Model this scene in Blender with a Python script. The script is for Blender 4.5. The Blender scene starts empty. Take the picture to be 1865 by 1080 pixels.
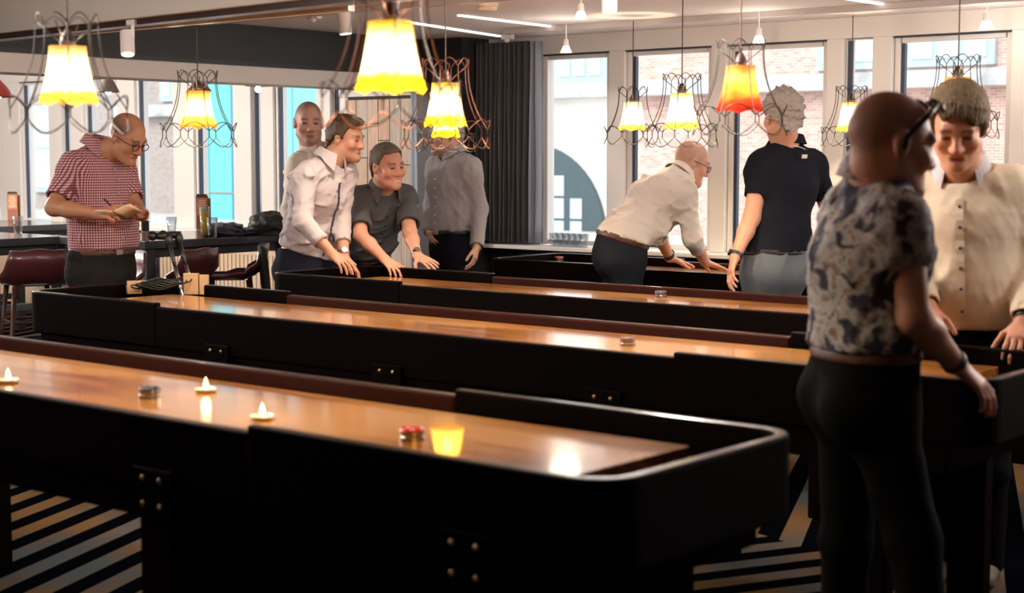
import bpy, bmesh, math, random
import numpy as np
from mathutils import Vector, Matrix
random.seed(7)
S = bpy.context.scene
COL = S.collection
# ------------------------------------------------------------------ camera
FPX, CX, CY = 2859.0, 932.5, 540.0
PITCH, YAW = math.radians(5.0968), math.radians(39.634)
CAMZ = 1.5
cam_d = bpy.data.cameras.new('camera'); cam = bpy.data.objects.new('camera', cam_d); COL.objects.link(cam)
cam.location = (0, 0, CAMZ); cam.rotation_euler = (math.pi/2-PITCH, 0, YAW)
cam_d.sensor_width = 36; cam_d.lens = FPX/1865*36; cam_d.clip_start = .05; cam_d.clip_end = 200
cam_d.dof.use_dof = True; cam_d.dof.focus_distance = 8.9; cam_d.dof.aperture_fstop = 3.2
S.camera = cam
# ------------------------------------------------------------------ view and world
S.view_settings.view_transform = 'Standard'; S.view_settings.look = 'None'
S.view_settings.gamma = 1; S.view_settings.use_curve_mapping = False
S.view_settings.exposure = 0.08
S.cycles.use_denoising = True
S.cycles.max_bounces = 8; S.cycles.diffuse_bounces = 4; S.cycles.glossy_bounces = 4
S.cycles.transparent_max_bounces = 16; S.cycles.sample_clamp_indirect = 6
S.cycles.caustics_reflective = False; S.cycles.caustics_refractive = False
W = bpy.data.worlds.new('world'); S.world = W; W.use_nodes = True
_bg = W.node_tree.nodes['Background']; _bg.inputs[0].default_value = (.86, .93, 1.0, 1); _bg.inputs[1].default_value = 2.35
# overcast daylight falling steeply into the street outside
def light(name, kind, loc, power, color=(1, 1, 1), rot=(0, 0, 0), size=.1, sy=None, angle=None, blend=.5):
    d = bpy.data.lights.new(name, kind); d.energy = power; d.color = color
    if kind == 'AREA':
        d.size = size
        if sy: d.shape = 'RECTANGLE'; d.size_y = sy
    elif kind == 'SUN': d.angle = angle or .5
    else: d.shadow_soft_size = size
    if kind == 'SPOT': d.spot_size = angle or 1.2; d.spot_blend = blend
    o = bpy.data.objects.new(name, d); COL.objects.link(o); o.location = loc; o.rotation_euler = rot
    return o
light('sun_light', 'SUN', (0, 0, 20), 2.2, (1, .95, .88), (math.radians(48), 0, math.radians(-20)), angle=.6)
for xc, wd in ((-5.2, 3.8), (-11, 5)):       # portals in the window openings: guide the sky light indoors
    lp = light('sky_portal', 'AREA', (xc, 8.75, 1.55), 1, rot=(math.radians(-90), 0, 0), size=wd, sy=1.3)
    lp.data.cycles.is_portal = True
# ------------------------------------------------------------------ pixel -> place
_c, _s = math.cos(PITCH), math.sin(PITCH); _cy, _sy = math.cos(YAW), math.sin(YAW)
RC = np.array([_cy, _sy, 0.]); FW = np.array([-_sy, _cy, 0.]); UP = np.array([0, 0, 1.])
def ray(x, y):
    a = (x-CX)/FPX; b = (CY-y)/FPX
    return RC*a + FW*(_c+b*_s) + UP*(b*_c-_s)
C0 = np.array([0, 0, CAMZ])
def at(x, y, t): return C0 + ray(x, y)*t            # t: distance along the line of sight
def at_z(x, y, z): r = ray(x, y); return C0 + r*((z-CAMZ)/r[2])
def at_y(x, y, Y): r = ray(x, y); return C0 + r*(Y/r[1])
def at_x(x, y, X): r = ray(x, y); return C0 + r*(X/r[0])
# ------------------------------------------------------------------ materials
MATS = {}
def nodes(m): return m.node_tree.nodes, m.node_tree.links
def M(name, col=(.5, .5, .5), rough=.5, metal=0., spec=.5, coat=0., emit=None, es=0., noise=None, bump=None, alpha=None):
    """procedural principled material; noise=(scale, amount) varies the colour, bump=(scale, strength, stretch) the relief"""
    if name in MATS: return MATS[name]
    m = bpy.data.materials.new(name); m.use_nodes = True; MATS[name] = m
    n, l = nodes(m); b = n['Principled BSDF']
    b.inputs['Base Color'].default_value = (*col, 1); b.inputs['Roughness'].default_value = rough
    b.inputs['Metallic'].default_value = metal; b.inputs['Specular IOR Level'].default_value = spec
    b.inputs['Coat Weight'].default_value = coat; b.inputs['Coat Roughness'].default_value = .08
    if emit: b.inputs['Emission Color'].default_value = (*emit, 1); b.inputs['Emission Strength'].default_value = es
    tc = n.new('ShaderNodeTexCoord')
    if noise:
        t = n.new('ShaderNodeTexNoise'); t.inputs['Scale'].default_value = noise[0]; t.inputs['Detail'].default_value = 4
        l.new(tc.outputs['Object'], t.inputs['Vector'])
        r = n.new('ShaderNodeValToRGB'); k = noise[1]
        r.color_ramp.elements[0].position = .3; r.color_ramp.elements[1].position = .7
        r.color_ramp.elements[0].color = (*[c*(1-k) for c in col], 1); r.color_ramp.elements[1].color = (*[min(1, c*(1+k)) for c in col], 1)
        l.new(t.outputs['Fac'], r.inputs['Fac']); l.new(r.outputs['Color'], b.inputs['Base Color'])
    if bump:
        t = n.new('ShaderNodeTexNoise'); t.inputs['Scale'].default_value = bump[0]; t.inputs['Detail'].default_value = 3
        mp = n.new('ShaderNodeMapping'); mp.inputs['Scale'].default_value = bump[2] if len(bump) > 2 else (1, 1, 1)
        l.new(tc.outputs['Object'], mp.inputs['Vector']); l.new(mp.outputs['Vector'], t.inputs['Vector'])
        bp = n.new('ShaderNodeBump'); bp.inputs['Strength'].default_value = bump[1]; bp.inputs['Distance'].default_value = .02
        l.new(t.outputs['Fac'], bp.inputs['Height']); l.new(bp.outputs['Normal'], b.inputs['Normal'])
    return m
def mth(m, op, a, b=None, c=None):
    n, l = nodes(m); x = n.new('ShaderNodeMath'); x.operation = op
    for i, v in enumerate((a, b, c)):
        if v is None: continue
        if isinstance(v, (int, float)): x.inputs[i].default_value = v
        else: l.new(v, x.inputs[i])
    return x.outputs[0]
def mixc(m, f, a, b):
    n, l = nodes(m); x = n.new('ShaderNodeMix'); x.data_type = 'RGBA'
    for i, v in ((0, f), (6, a), (7, b)):
        if isinstance(v, tuple): x.inputs[i].default_value = (*v, 1)
        elif isinstance(v, (int, float)): x.inputs[i].default_value = v
        else: l.new(v, x.inputs[i])
    return x.outputs[2]
def objxyz(m, rotz=0, scale=(1, 1, 1), rot=None):
    n, l = nodes(m); tc = n.new('ShaderNodeTexCoord'); mp = n.new('ShaderNodeMapping'); sp = n.new('ShaderNodeSeparateXYZ')
    mp.inputs['Rotation'].default_value = rot or (0, 0, rotz); mp.inputs['Scale'].default_value = scale
    l.new(tc.outputs['Object'], mp.inputs['Vector']); l.new(mp.outputs['Vector'], sp.inputs[0])
    return mp.outputs['Vector'], sp.outputs[0], sp.outputs[1], sp.outputs[2]
def tex(m, kind, vec, scale, **kw):
    n, l = nodes(m); t = n.new('ShaderNodeTex'+kind); t.inputs['Scale'].default_value = scale; l.new(vec, t.inputs['Vector'])
    for k, v in kw.items(): t.inputs[k].default_value = v
    return t
def ramp(m, fac, stops):
    n, l = nodes(m); r = n.new('ShaderNodeValToRGB'); e = r.color_ramp.elements
    e[0].position, e[0].color = stops[0][0], (*stops[0][1], 1); e[1].position, e[1].color = stops[-1][0], (*stops[-1][1], 1)
    for p, c in stops[1:-1]: q = e.new(p); q.color = (*c, 1)
    l.new(fac, r.inputs['Fac']); return r.outputs['Color']
def setcol(m, out): nodes(m)[1].new(out, nodes(m)[0]['Principled BSDF'].inputs['Base Color'])
# ------------------------------------------------------------------ mesh helpers
class MB:
    def __init__(s): s.v = []; s.f = []
    def add(s, vs, fs):
        o = len(s.v); s.v += [tuple(map(float, p)) for p in vs]; s.f += [tuple(i+o for i in f) for f in fs]; return s
    def box(s, x0, x1, y0, y1, z0, z1):
        return s.add([(x, y, z) for x in (x0, x1) for y in (y0, y1) for z in (z0, z1)],
                     [(0, 1, 3, 2), (4, 6, 7, 5), (0, 4, 5, 1), (2, 3, 7, 6), (0, 2, 6, 4), (1, 5, 7, 3)])
    def obox(s, c, ax, ay, az, hx, hy, hz):
        c, ax, ay, az = map(np.asarray, (c, ax, ay, az))
        return s.add([c+ax*hx*i+ay*hy*j+az*hz*k for i in (-1, 1) for j in (-1, 1) for k in (-1, 1)],
                     [(0, 1, 3, 2), (4, 6, 7, 5), (0, 4, 5, 1), (2, 3, 7, 6), (0, 2, 6, 4), (1, 5, 7, 3)])
    def bar(s, p, q, w, h, up=(0, 0, 1)):
        p, q = np.array(p, float), np.array(q, float); d = q-p; L = np.linalg.norm(d); d /= L
        u = np.array(up, float); r = np.cross(d, u)
        if np.linalg.norm(r) < 1e-4: r = np.cross(d, (1, 0, 0))
        r /= np.linalg.norm(r); u = np.cross(r, d)
        return s.obox((p+q)/2, r, d, u, w/2, L/2, h/2)
    def tube(s, pts, r, n=8, closed=False, caps=True):
        pts = [np.array(p, float) for p in pts]; m = len(pts); rr = r if hasattr(r, '__len__') else [r]*m
        vs = []; prev = None
        for i, p in enumerate(pts):
            a = pts[i-1] if (i or closed) else p; b = pts[(i+1) % m] if (i < m-1 or closed) else p
            d = b-a; d /= (np.linalg.norm(d) or 1)
            if prev is None:
                u = np.cross(d, (0, 0, 1)); u = np.cross(d, (1, 0, 0)) if np.linalg.norm(u) < 1e-3 else u
            else: u = prev-d*np.dot(prev, d)
            u /= (np.linalg.norm(u) or 1); prev = u; w = np.cross(d, u)
            vs += [p+(u*math.cos(2*math.pi*k/n)+w*math.sin(2*math.pi*k/n))*rr[i] for k in range(n)]
        fs = []
        for i in range(m if closed else m-1):
            j = (i+1) % m
            fs += [(i*n+k, i*n+(k+1) % n, j*n+(k+1) % n, j*n+k) for k in range(n)]
        if caps and not closed: fs += [tuple(range(n))[::-1], tuple(range((m-1)*n, m*n))]
        return s.add(vs, fs)
    def lathe(s, prof, c=(0, 0, 0), n=24, wave=None):
        vs = []
        for i, (r, z) in enumerate(prof):
            for k in range(n):
                a = 2*math.pi*k/n; rr, zz = (r, z) if wave is None else wave(r, z, a)
                vs.append((c[0]+rr*math.cos(a), c[1]+rr*math.sin(a), c[2]+zz))
        fs = [(i*n+k, i*n+(k+1) % n, (i+1)*n+(k+1) % n, (i+1)*n+k) for i in range(len(prof)-1) for k in range(n)]
        return s.add(vs, fs)
    def prism(s, poly, z0, z1):
        n = len(poly)
        return s.add([(x, y, z0) for x, y in poly]+[(x, y, z1) for x, y in poly],
                     [tuple(range(n))[::-1], tuple(range(n, 2*n))]+[(i, (i+1) % n, n+(i+1) % n, n+i) for i in range(n)])
    def ball(s, c, r, nu=12, nv=8, ax=None):
        r = r if hasattr(r, '__len__') else (r, r, r); ax = np.eye(3) if ax is None else np.asarray(ax)
        vs = []
        for j in range(nv+1):
            t = math.pi*j/nv
            for i in range(nu):
                a = 2*math.pi*i/nu
                vs.append(np.array(c)+ax.T @ np.array((r[0]*math.sin(t)*math.cos(a), r[1]*math.sin(t)*math.sin(a), r[2]*math.cos(t))))
        return s.add(vs, [(j*nu+i, j*nu+(i+1) % nu, (j+1)*nu+(i+1) % nu, (j+1)*nu+i) for j in range(nv) for i in range(nu)])
    def grid(s, pts):           # pts[i][j] -> sheet
        n, m = len(pts), len(pts[0])
        return s.add([p for r in pts for p in r], [(i*m+j, i*m+j+1, (i+1)*m+j+1, (i+1)*m+j) for i in range(n-1) for j in range(m-1)])
    def build(s, name, mat, parent=None, smooth=False, bevel=0, seg=2, solid=0):
        me = bpy.data.meshes.new(name); me.from_pydata(s.v, [], s.f); me.update()
        bm = bmesh.new(); bm.from_mesh(me); bmesh.ops.remove_doubles(bm, verts=bm.verts, dist=1e-6)
        bmesh.ops.recalc_face_normals(bm, faces=bm.faces); bm.to_mesh(me); bm.free()
        if mat: me.materials.append(mat)
        if smooth: me.polygons.foreach_set('use_smooth', [True]*len(me.polygons))
        return link(name, me, parent, bevel, seg, solid)
def link(name, me, parent=None, bevel=0, seg=2, solid=0):
    o = bpy.data.objects.new(name, me); COL.objects.link(o)
    if parent: o.parent = parent
    if solid: q = o.modifiers.new('s', 'SOLIDIFY'); q.thickness = solid; q.offset = 0
    if bevel: q = o.modifiers.new('b', 'BEVEL'); q.width = bevel; q.segments = seg; q.limit_method = 'ANGLE'
    return o
def tag(o, label=None, cat=None, group=None, kind=None):
    for k, v in (('label', label), ('category', cat), ('group', group), ('kind', kind)):
        if v: o[k] = v
    return o
def empty(name, loc=(0, 0, 0), rz=0):
    o = bpy.data.objects.new(name, None); COL.objects.link(o); o.location = tuple(loc); o.rotation_euler = (0, 0, rz); o.empty_display_size = .1
    return o
def copy_tree(o, parent=None):
    c = o.copy(); COL.objects.link(c)
    if parent: c.parent = parent
    for ch in list(o.children):
        if ch.parent == o: copy_tree(ch, c)
    return c
# ------------------------------------------------------------------ the room
CEIL, YW, SILL, HEAD = 2.33, 8.6, .885, 2.205
m_white = M('warm_white_paint', (.74, .69, .64), .55)
m_ceil = M('ceiling_paint', (.90, .85, .84), .7, bump=(3, .05))
m_trim = M('window_frame_paint', (.78, .74, .70), .4)
m_dark = M('near_black_wall', (.014, .014, .016), .55, noise=(6, .3))
m_black = M('black_paint', (.006, .006, .007), .4)
m_gasket = M('blue_black_gasket', (.02, .035, .07), .4)
m_glass = bpy.data.materials.new('window_glass'); m_glass.use_nodes = True
n, l = nodes(m_glass); n.remove(n['Principled BSDF'])
_t = n.new('ShaderNodeBsdfTransparent'); _g = n.new('ShaderNodeBsdfGlossy'); _g.inputs['Roughness'].default_value = .03
_f = n.new('ShaderNodeFresnel'); _f.inputs[0].default_value = 1.3; _x = n.new('ShaderNodeMixShader'); _t.inputs[0].default_value = (.97, .98, .98, 1)
_gm = n.new('ShaderNodeNewGeometry')
l.new(mth(m_glass, 'MULTIPLY', _f.outputs[0], mth(m_glass, 'SUBTRACT', 1, _gm.outputs['Backfacing'])), _x.inputs[0]); l.new(_t.outputs[0], _x.inputs[1]); l.new(_g.outputs[0], _x.inputs[2]); l.new(_x.outputs[0], n['Material Output'].inputs[0])
# carpet: broad bands in two directions, dark navy against sand
m_carpet = M('striped_carpet', (.1, .1, .1), .95, spec=.0)
v, x, y, z = objxyz(m_carpet)
zone = mth(m_carpet, 'MULTIPLY', mth(m_carpet, 'GREATER_THAN', x, -4.1), mth(m_carpet, 'LESS_THAN', mth(m_carpet, 'ADD', y, mth(m_carpet, 'MULTIPLY', x, .3)), 4.42))
sa = mth(m_carpet, 'SUBTRACT', mth(m_carpet, 'MULTIPLY', x, .89), mth(m_carpet, 'MULTIPLY', y, .45))
sb = mth(m_carpet, 'ADD', mth(m_carpet, 'MULTIPLY', x, .91), mth(m_carpet, 'MULTIPLY', y, .40))
ss = mth(m_carpet, 'ADD', mth(m_carpet, 'MULTIPLY', sa, zone), mth(m_carpet, 'MULTIPLY', sb, mth(m_carpet, 'SUBTRACT', 1, zone)))
fr = mth(m_carpet, 'FRACT', mth(m_carpet, 'MULTIPLY', ss, 5.4))
st = mth(m_carpet, 'GREATER_THAN', fr, .5)
nz = tex(m_carpet, 'Noise', v, 1.3).outputs['Fac']
light_c = ramp(m_carpet, nz, [(.45, (.105, .062, .030)), (.62, (.055, .065, .075))])  # bluish patches paint cool window light into the sand stripes
setcol(m_carpet, mixc(m_carpet, st, (.0012, .0014, .0025), light_c))
tag(MB().box(-16, 3.5, -3, YW+.1, -.1, 0).build('floor', m_carpet), kind='structure')
tag(MB().box(-16, 3.5, -3, YW+.1, CEIL, CEIL+.12).build('ceiling', m_ceil), kind='structure')
m_back = M('dark_plaster', (.10, .075, .06), .8)
tag(MB().box(3.5, 3.6, -3, YW, 0, CEIL).build('wall_right', m_back), kind='structure')
tag(MB().box(-16, 3.5, -3.1, -3, 0, CEIL).build('wall_front', m_back), kind='structure')
tag(MB().box(-16.1, -16, -3, YW, 0, CEIL).build('wall_left', m_white), kind='structure')
def wx(px): return float(at_y(px, 300, YW)[0])
# openings of the long window wall, by their left and right edges
OPEN = [(-200, -80), (-62, -2), (37, 90), (112, 130), (152, 215), (246, 316), (352, 425), (457, 476), (498, 577), (602, 620), (764, 797),
        (984, 1108), (1136, 1293), (1320, 1502), (1532, 1585), (1620, 1836), (1872, 2080)]
edges = [-16.0]+[wx(p) for o_ in OPEN for p in o_]+[3.5]
wl = MB().box(-16, 3.5, YW, YW+.16, HEAD, CEIL)
for i in range(0, len(edges), 2):
    if edges[i+1] > edges[i]: wl.box(edges[i], edges[i+1], YW, YW+.16, SILL, HEAD)
wall_back = tag(wl.build('wall_back', m_trim, bevel=.004), kind='structure')
tag(MB().box(-16, 3.5, YW, YW+.16, 0, SILL-.03).build('wall_below_sill', m_dark), kind='structure')
tag(MB().box(-7.75, 3.4, YW-.16, YW+.02, SILL-.03, SILL).build('trim_1', m_trim, bevel=.006), kind='structure')
tag(MB().box(-16, -8.75, YW-.12, YW+.02, SILL-.03, SILL).build('trim_2', m_trim, bevel=.006), kind='structure')
for i, (a, b) in enumerate(OPEN):
    x0, x1 = wx(a), wx(b); wide = x1-x0 > .35
    w = tag(empty('window_%d' % (i+1), (x0, YW, SILL)), kind='structure'); L = x1-x0; H = HEAD-SILL
    fw = (.042 if i > 10 else .03) if wide else .012
    for q, bx in (('sash', (0, fw, 0, H)), ('sash', (L-fw, L, 0, H)), ('sash', (fw, L-fw, H-fw, H)), ('sash', (fw, L-fw, 0, fw))):
        MB().box(bx[0]+.004, bx[1]-.004, .03, .09, bx[2]+.004, bx[3]-.004).build(q, m_trim, w, bevel=.004)
    if i != 10+1: MB().box(fw, fw+(.02 if i > 10 else .012), .045, .075, fw, H-fw).build('gasket', m_gasket, w)
    if wide: MB().box(0, L, .012, .03, H-.012, H-.004).build('shadow_gap', m_gasket, w)
    MB().box(fw, L-fw, .055, .063, fw, H-fw).build('pane', m_glass, w)
# the dropped beam across the room: dark upper board over a white lower one
BX = -7.7
tag(MB().box(BX-.25, BX, 1.5, YW, 2.072, CEIL).build('trim_3', M('charcoal_beam', (.011, .0115, .013), .5, noise=(5, .25))), kind='structure')
tag(MB().box(BX-.25, BX-.004, 1.5, YW, 1.962, 2.072).build('trim_4', m_white, bevel=.004), kind='structure')
tag(MB().box(BX, BX+.012, 1.5, YW, 2.072, 2.10).build('trim_5', m_black), kind='structure')
# the grey boxed beam near the camera with a dark edge below
p0, p1 = at_z(-60, 67, 2.1), at_z(600, -7, 2.1); d = (p1-p0)/np.linalg.norm(p1-p0); nrm = np.array([-d[1], d[0], 0])
bm_ = MB(); e0, e1 = p0-d*1.5, p1+d*4
bm_.add([(*(q+nrm*o)[:2], zz) for q in (e0, e1) for o in (0, .30) for zz in (2.1, CEIL)],
        [(0, 1, 3, 2), (4, 6, 7, 5), (0, 4, 5, 1), (2, 3, 7, 6), (0, 2, 6, 4), (1, 5, 7, 3)])
tag(bm_.build('trim_6', M('beam_grey', (.52, .5, .46), .6), bevel=.006), kind='structure')
bm_ = MB()
bm_.add([(*(q+nrm*o)[:2], zz) for q in (e0, e1) for o in (.03, .10) for zz in (2.075, 2.1)],
        [(0, 1, 3, 2), (4, 6, 7, 5), (0, 4, 5, 1), (2, 3, 7, 6), (0, 2, 6, 4), (1, 5, 7, 3)])
tag(bm_.build('trim_7', M('dark_brown_edge', (.03, .012, .01), .3)), kind='structure')
# plank wall panel and dark pillar at the back
xa, xb = -8.70, -8.0
pk = tag(empty('wall_planks', (xa, YW-.1, 0)), kind='structure')
MB().box(0, xb-xa, .03, .1, 0, 1.95).build('backing_board', M('plank_backing', (.05, .04, .03), .8), pk)
tones = [(.66, .46, .31), (.70, .48, .36), (.60, .47, .38), (.58, .50, .43), (.66, .52, .41), (.62, .46, .34)]
nP = 6; wP = (xb-xa)/nP; random.seed(11)
m_pl = []
for i, c in enumerate(tones):
    m = M('plank_wood_%d' % i, c, .75, bump=(9, .25, (14, 14, 1)))
    v, x, y, z = objxyz(m, scale=(20, 20, 1.3)); t = tex(m, 'Noise', v, 3.0, Detail=6)
    setcol(m, ramp(m, t.outputs['Fac'], [(.3, tuple(q*.75 for q in c)), (.62, tuple(q*1.1 for q in c))])); m_pl.append(m)
for i in range(nP):
    zc = 0
    cuts = sorted(random.uniform(.3, 1.8) for _ in range(2))+[1.93]
    for j, zt in enumerate(cuts):
        if zt-zc > .06:
            MB().box(i*wP+.003, (i+1)*wP-.003, .0+random.uniform(0, .008), .03, zc+.003, zt-.003).build('plank', m_pl[(i*2+j*3+random.randint(0, 1)) % 6], pk, bevel=.002)
        zc = zt
tag(MB().box(xa-.05, xb+.05, YW-.12, YW+.02, 1.95, 2.02).build('trim_8', m_white, bevel=.004), kind='structure')
tag(MB().box(-7.76, -7.33, YW-.30, YW-.01, 0, CEIL).build('wall_pillar', m_dark), kind='structure')
# curtains
def curtain(name, x0, x1, y, z0, z1, mat, folds, amp, label, cat='curtain'):
    n_ = folds*10; rows = []; random.seed(folds)
    ph = [random.uniform(-.5, .5) for _ in range(folds+2)]
    for k in range(13):
        zz = z1+(z0-z1)*k/12; r = []
        for i in range(n_+1):
            u = i/n_; f = u*folds; a = amp*(.65+.35*k/12)*(1+.5*ph[int(f)])
            r.append((x0+(x1-x0)*u+.006*math.sin(f*3+k*.4), y+a*math.cos(2*math.pi*f+.25*math.sin(k*.5+f)), zz))
        rows.append(r)
    return tag(MB().grid(rows).build(name, mat, smooth=True, solid=.006), label, cat)
m_cur = M('charcoal_velvet', (.045, .043, .042), .85, bump=(60, .1)); m_cur.node_tree.nodes['Principled BSDF'].inputs['Sheen Weight'].default_value = .3
curtain('dark_curtain', -7.33, -6.86, YW-.15, SILL+.02, CEIL-.04, m_cur, 11, .032, 'charcoal pleated curtain gathered at the end of the window wall')
m_voile = bpy.data.materials.new('white_voile'); m_voile.use_nodes = True
n, l = nodes(m_voile); n.remove(n['Principled BSDF'])
_t = n.new('ShaderNodeBsdfTranslucent'); _d = n.new('ShaderNodeBsdfDiffuse'); _x = n.new('ShaderNodeMixShader'); _x.inputs[0].default_value = .35
_t.inputs[0].default_value = (.8, .84, .9, 1); _d.inputs[0].default_value = (.8, .82, .86, 1)
l.new(_t.outputs[0], _x.inputs[1]); l.new(_d.outputs[0], _x.inputs[2]); l.new(_x.outputs[0], n['Material Output'].inputs[0])
m_lin = M('grey_blue_lining', (.30, .32, .40), .8)
curtain('curtain_lining', -6.86, -6.755, YW-.13, SILL+.02, CEIL-.045, m_lin, 2, .028, 'pale blue-grey curtain edge beside the left window pane')
curtain('white_curtain', -8.0, -7.76, YW-.12, .3, 1.98, m_voile, 5, .02, 'narrow white curtain between planks and dark pillar')
# tracks, strips, spots under the ceiling
def rail_track(y, x0, x1, z, label):
    return tag(MB().box(x0, x1, y-.017, y+.017, z-.035, z).build('light_track', M('track_grey', (.55, .5, .48), .4), bevel=.003), label, 'track')
rail_track(7.95, -6.65, .5, CEIL, 'long pale light track in front of the window wall')
rail_track(6.25, -7.65, .5, CEIL, 'pale light track above the third table row')
tq0, tq1 = at_z(130, 58, 2.1), at_z(640, 12, 2.1)
tag(MB().bar(tq0, tq1, .035, .035).build('light_track', M('track_white', (.75, .68, .62), .4)), 'white light track along the underside of the grey beam', 'track')
m_strip = M('lit_strip', (1, 1, 1), .5, emit=(1, .97, .92), es=2.2)
for px0, px1, lb in ((at_z(835, 28, 2.325), at_z(1035, 52, 2.325), 'thin glowing ceiling strip running toward the dark curtain'),
                     (at_z(740, 40, 2.325), at_z(910, 66, 2.325), 'thin glowing ceiling strip behind the large yellow lamp'),
                     (at_z(1480, -12, 2.325), at_z(1630, 11, 2.325), 'short glowing ceiling strip above the right windows')):
    tag(MB().bar(px0, px1, .02, .012).build('light_strip', m_strip), lb, 'light')
m_sp = M('spot_white', (.72, .68, .66), .4); m_lit = M('spot_lit', (1, 1, 1), .4, emit=(1, .93, .82), es=3.0)
def cyl_spot(p, r, h, label, tilt=0, az=0, stem=.06, watts=40):
    o = empty('track_spot', p); ax = np.array([math.sin(tilt)*math.cos(az), math.sin(tilt)*math.sin(az), -math.cos(tilt)])
    MB().tube([-ax*h*.5, -ax*h*.49, ax*h*.5], [r*.96, r, r], 20).build('housing', m_sp, o, smooth=False)
    MB().tube([ax*h*.5, ax*(h*.5+.004)], r*.86, 20).build('lens', m_lit, o)
    MB().tube([np.array((r*.6, r*.5, h*.2)), np.array((r*.6, r*.5, h*.5+stem))], .008, 8).build('stem', m_sp, o)
    MB().box(r*.6-.03, r*.6+.03, r*.5-.012, r*.5+.012, h*.5+stem-.01, h*.5+stem+.012).build('track_adapter', m_sp, o)
    lp = light('spot_beam', 'SPOT', tuple(ax*(h*.5+.012)), watts, (1, .84, .66), size=.03, angle=1.9, blend=.7); lp.parent = o
    lp.rotation_euler = Vector(tuple(ax)).to_track_quat('-Z', 'Y').to_euler()
    tag(o, label, 'spotlight', 'track spotlights'); return o
cyl_spot(at(232, 78, 6.9), .031, .105, 'white cylinder spotlight on track below the grey beam', .3, -.6, .035)
cyl_spot(at(627, 40, 8.4), .036, .125, 'white cylinder spotlight left of the large yellow lamp', .12, .6, .03, 60)
cyl_spot(at(1110, 1, 6.6), .034, .09, 'grey cylinder spotlight at the top edge right of center', 0, 0, .05)
def bell_spot(p, s, label, stem):
    o = empty('glass_spot', p)
    MB().lathe([(.012*s, .05*s), (.018*s, .045*s), (.02*s, .02*s), (.022*s, .0)], n=16).build('socket', m_sp, o, smooth=True)
    MB().lathe([(.022*s, .0), (.03*s, -.02*s), (.042*s, -.045*s), (.038*s, -.045*s), (.0, -.03*s)], n=20).build('glass_shade', m_lit, o, smooth=True)
    MB().tube([(0, 0, .05*s), (0, 0, .05*s+stem)], .005*s, 8).build('stem', m_sp, o)
    lp = light('glass_spot_light', 'POINT', (0, 0, -.075*s), 3, (1, .88, .74), size=.1); lp.parent = o
    tag(o, label, 'spotlight', 'small glass spotlights')
bell_spot(at(1058, 21, 7.8), .8, 'small lit glass spotlight hanging above the left window panes', .14)
bell_spot(at(1031, 84, 9.5), .85, 'small lit glass spotlight beside the top of the dark curtain', .09)
bell_spot(at(1382, 65, 9.0), .9, 'small lit glass spotlight above the grey-haired man', .09)
bell_spot(at(1797, 38, 8.5), 1.0, 'small lit glass spotlight at the top right window', .09)
o = empty('smoke_detector', at_z(888, 6, 2.33)); tag(o, 'round cream smoke detector on the white ceiling', 'detector')
md = M('cream_plastic', (.7, .56, .4), .5)
MB().lathe([(.06, 0), (.06, -.012), (.052, -.02), (.05, -.034), (.03, -.045), (0, -.047)], n=24).build('housing', md, o, smooth=True)
MB().lathe([(.051, -.022), (.054, -.025), (.051, -.028)], n=24).build('vent_ring', m_sp, o)
for (px, py, lb) in ((925, 68, 'small white sensor on the ceiling above the dark curtain'), (572, 30, 'small white sensor under the ceiling beside the big beam')):
    o = empty('motion_sensor', at_z(px, py, CEIL-.02)); tag(o, lb, 'sensor')
    MB().box(-.045, .045, -.02, .02, -.015, .02).build('housing', m_sp, o, bevel=.004)
    MB().ball((0, -.01, -.018), .02).build('lens', m_sp, o, smooth=True)
# ------------------------------------------------------------------ outside: street and buildings
YF = 15.0
m_brick = M('pale_brick', (.6, .4, .36), .9)
v, x, y, z = objxyz(m_brick)
cb = nodes(m_brick)[0].new('ShaderNodeCombineXYZ'); nodes(m_brick)[1].new(x, cb.inputs[0]); nodes(m_brick)[1].new(z, cb.inputs[1])
t = tex(m_brick, 'Brick', cb.outputs[0], 11)
t.inputs['Color1'].default_value = (.52, .26, .20, 1); t.inputs['Color2'].default_value = (.72, .45, .38, 1); t.inputs['Mortar'].default_value = (.78, .68, .62, 1)
t.inputs['Mortar Size'].default_value = .03; t.inputs['Brick Width'].default_value = .95; t.inputs['Row Height'].default_value = .32
setcol(m_brick, t.outputs['Color'])
m_plaster = M('white_plaster', (.88, .82, .77), .9, noise=(1.2, .08)); m_ledge = M('grey_ledge', (.5, .5, .5), .9, noise=(3, .3))
m_teal = M('teal_paint', (.06, .09, .10), .6); m_pane = M('outside_pane', (.55, .66, .72), .15); m_greyf = M('greyblue_frame', (.42, .52, .56), .6)
KX = 2.2      # the street front stands well across the road
def far(o): o.location = (o.location.x*KX, o.location.y*KX, CAMZ+KX*(o.location.z-CAMZ)); o.scale = (KX,)*3; return o
bld = far(empty('brick_building', (-8, YF, 0))); tag(bld, 'pale brick building seen across the street through the right windows', 'building')
def P_(name, b, mat, par=bld, off=-8, bevel=0): return MB().box(b[0]-off, b[1]-off, b[2], b[3], b[4], b[5]).build(name, mat, par, bevel=bevel)
P_('brick_wall', (-10.75, 2, 0, .4, -5, 6.5), m_brick)
P_('plaster_wall', (-15.9, -10.75, -.02, .4, -5, 6.5), m_plaster)
for x0, x1 in ((-15.2, -10.7), (-10.7, 2)): P_('ledge', (x0, x1, -.22, 0, 2.19, 2.36), m_ledge)
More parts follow.
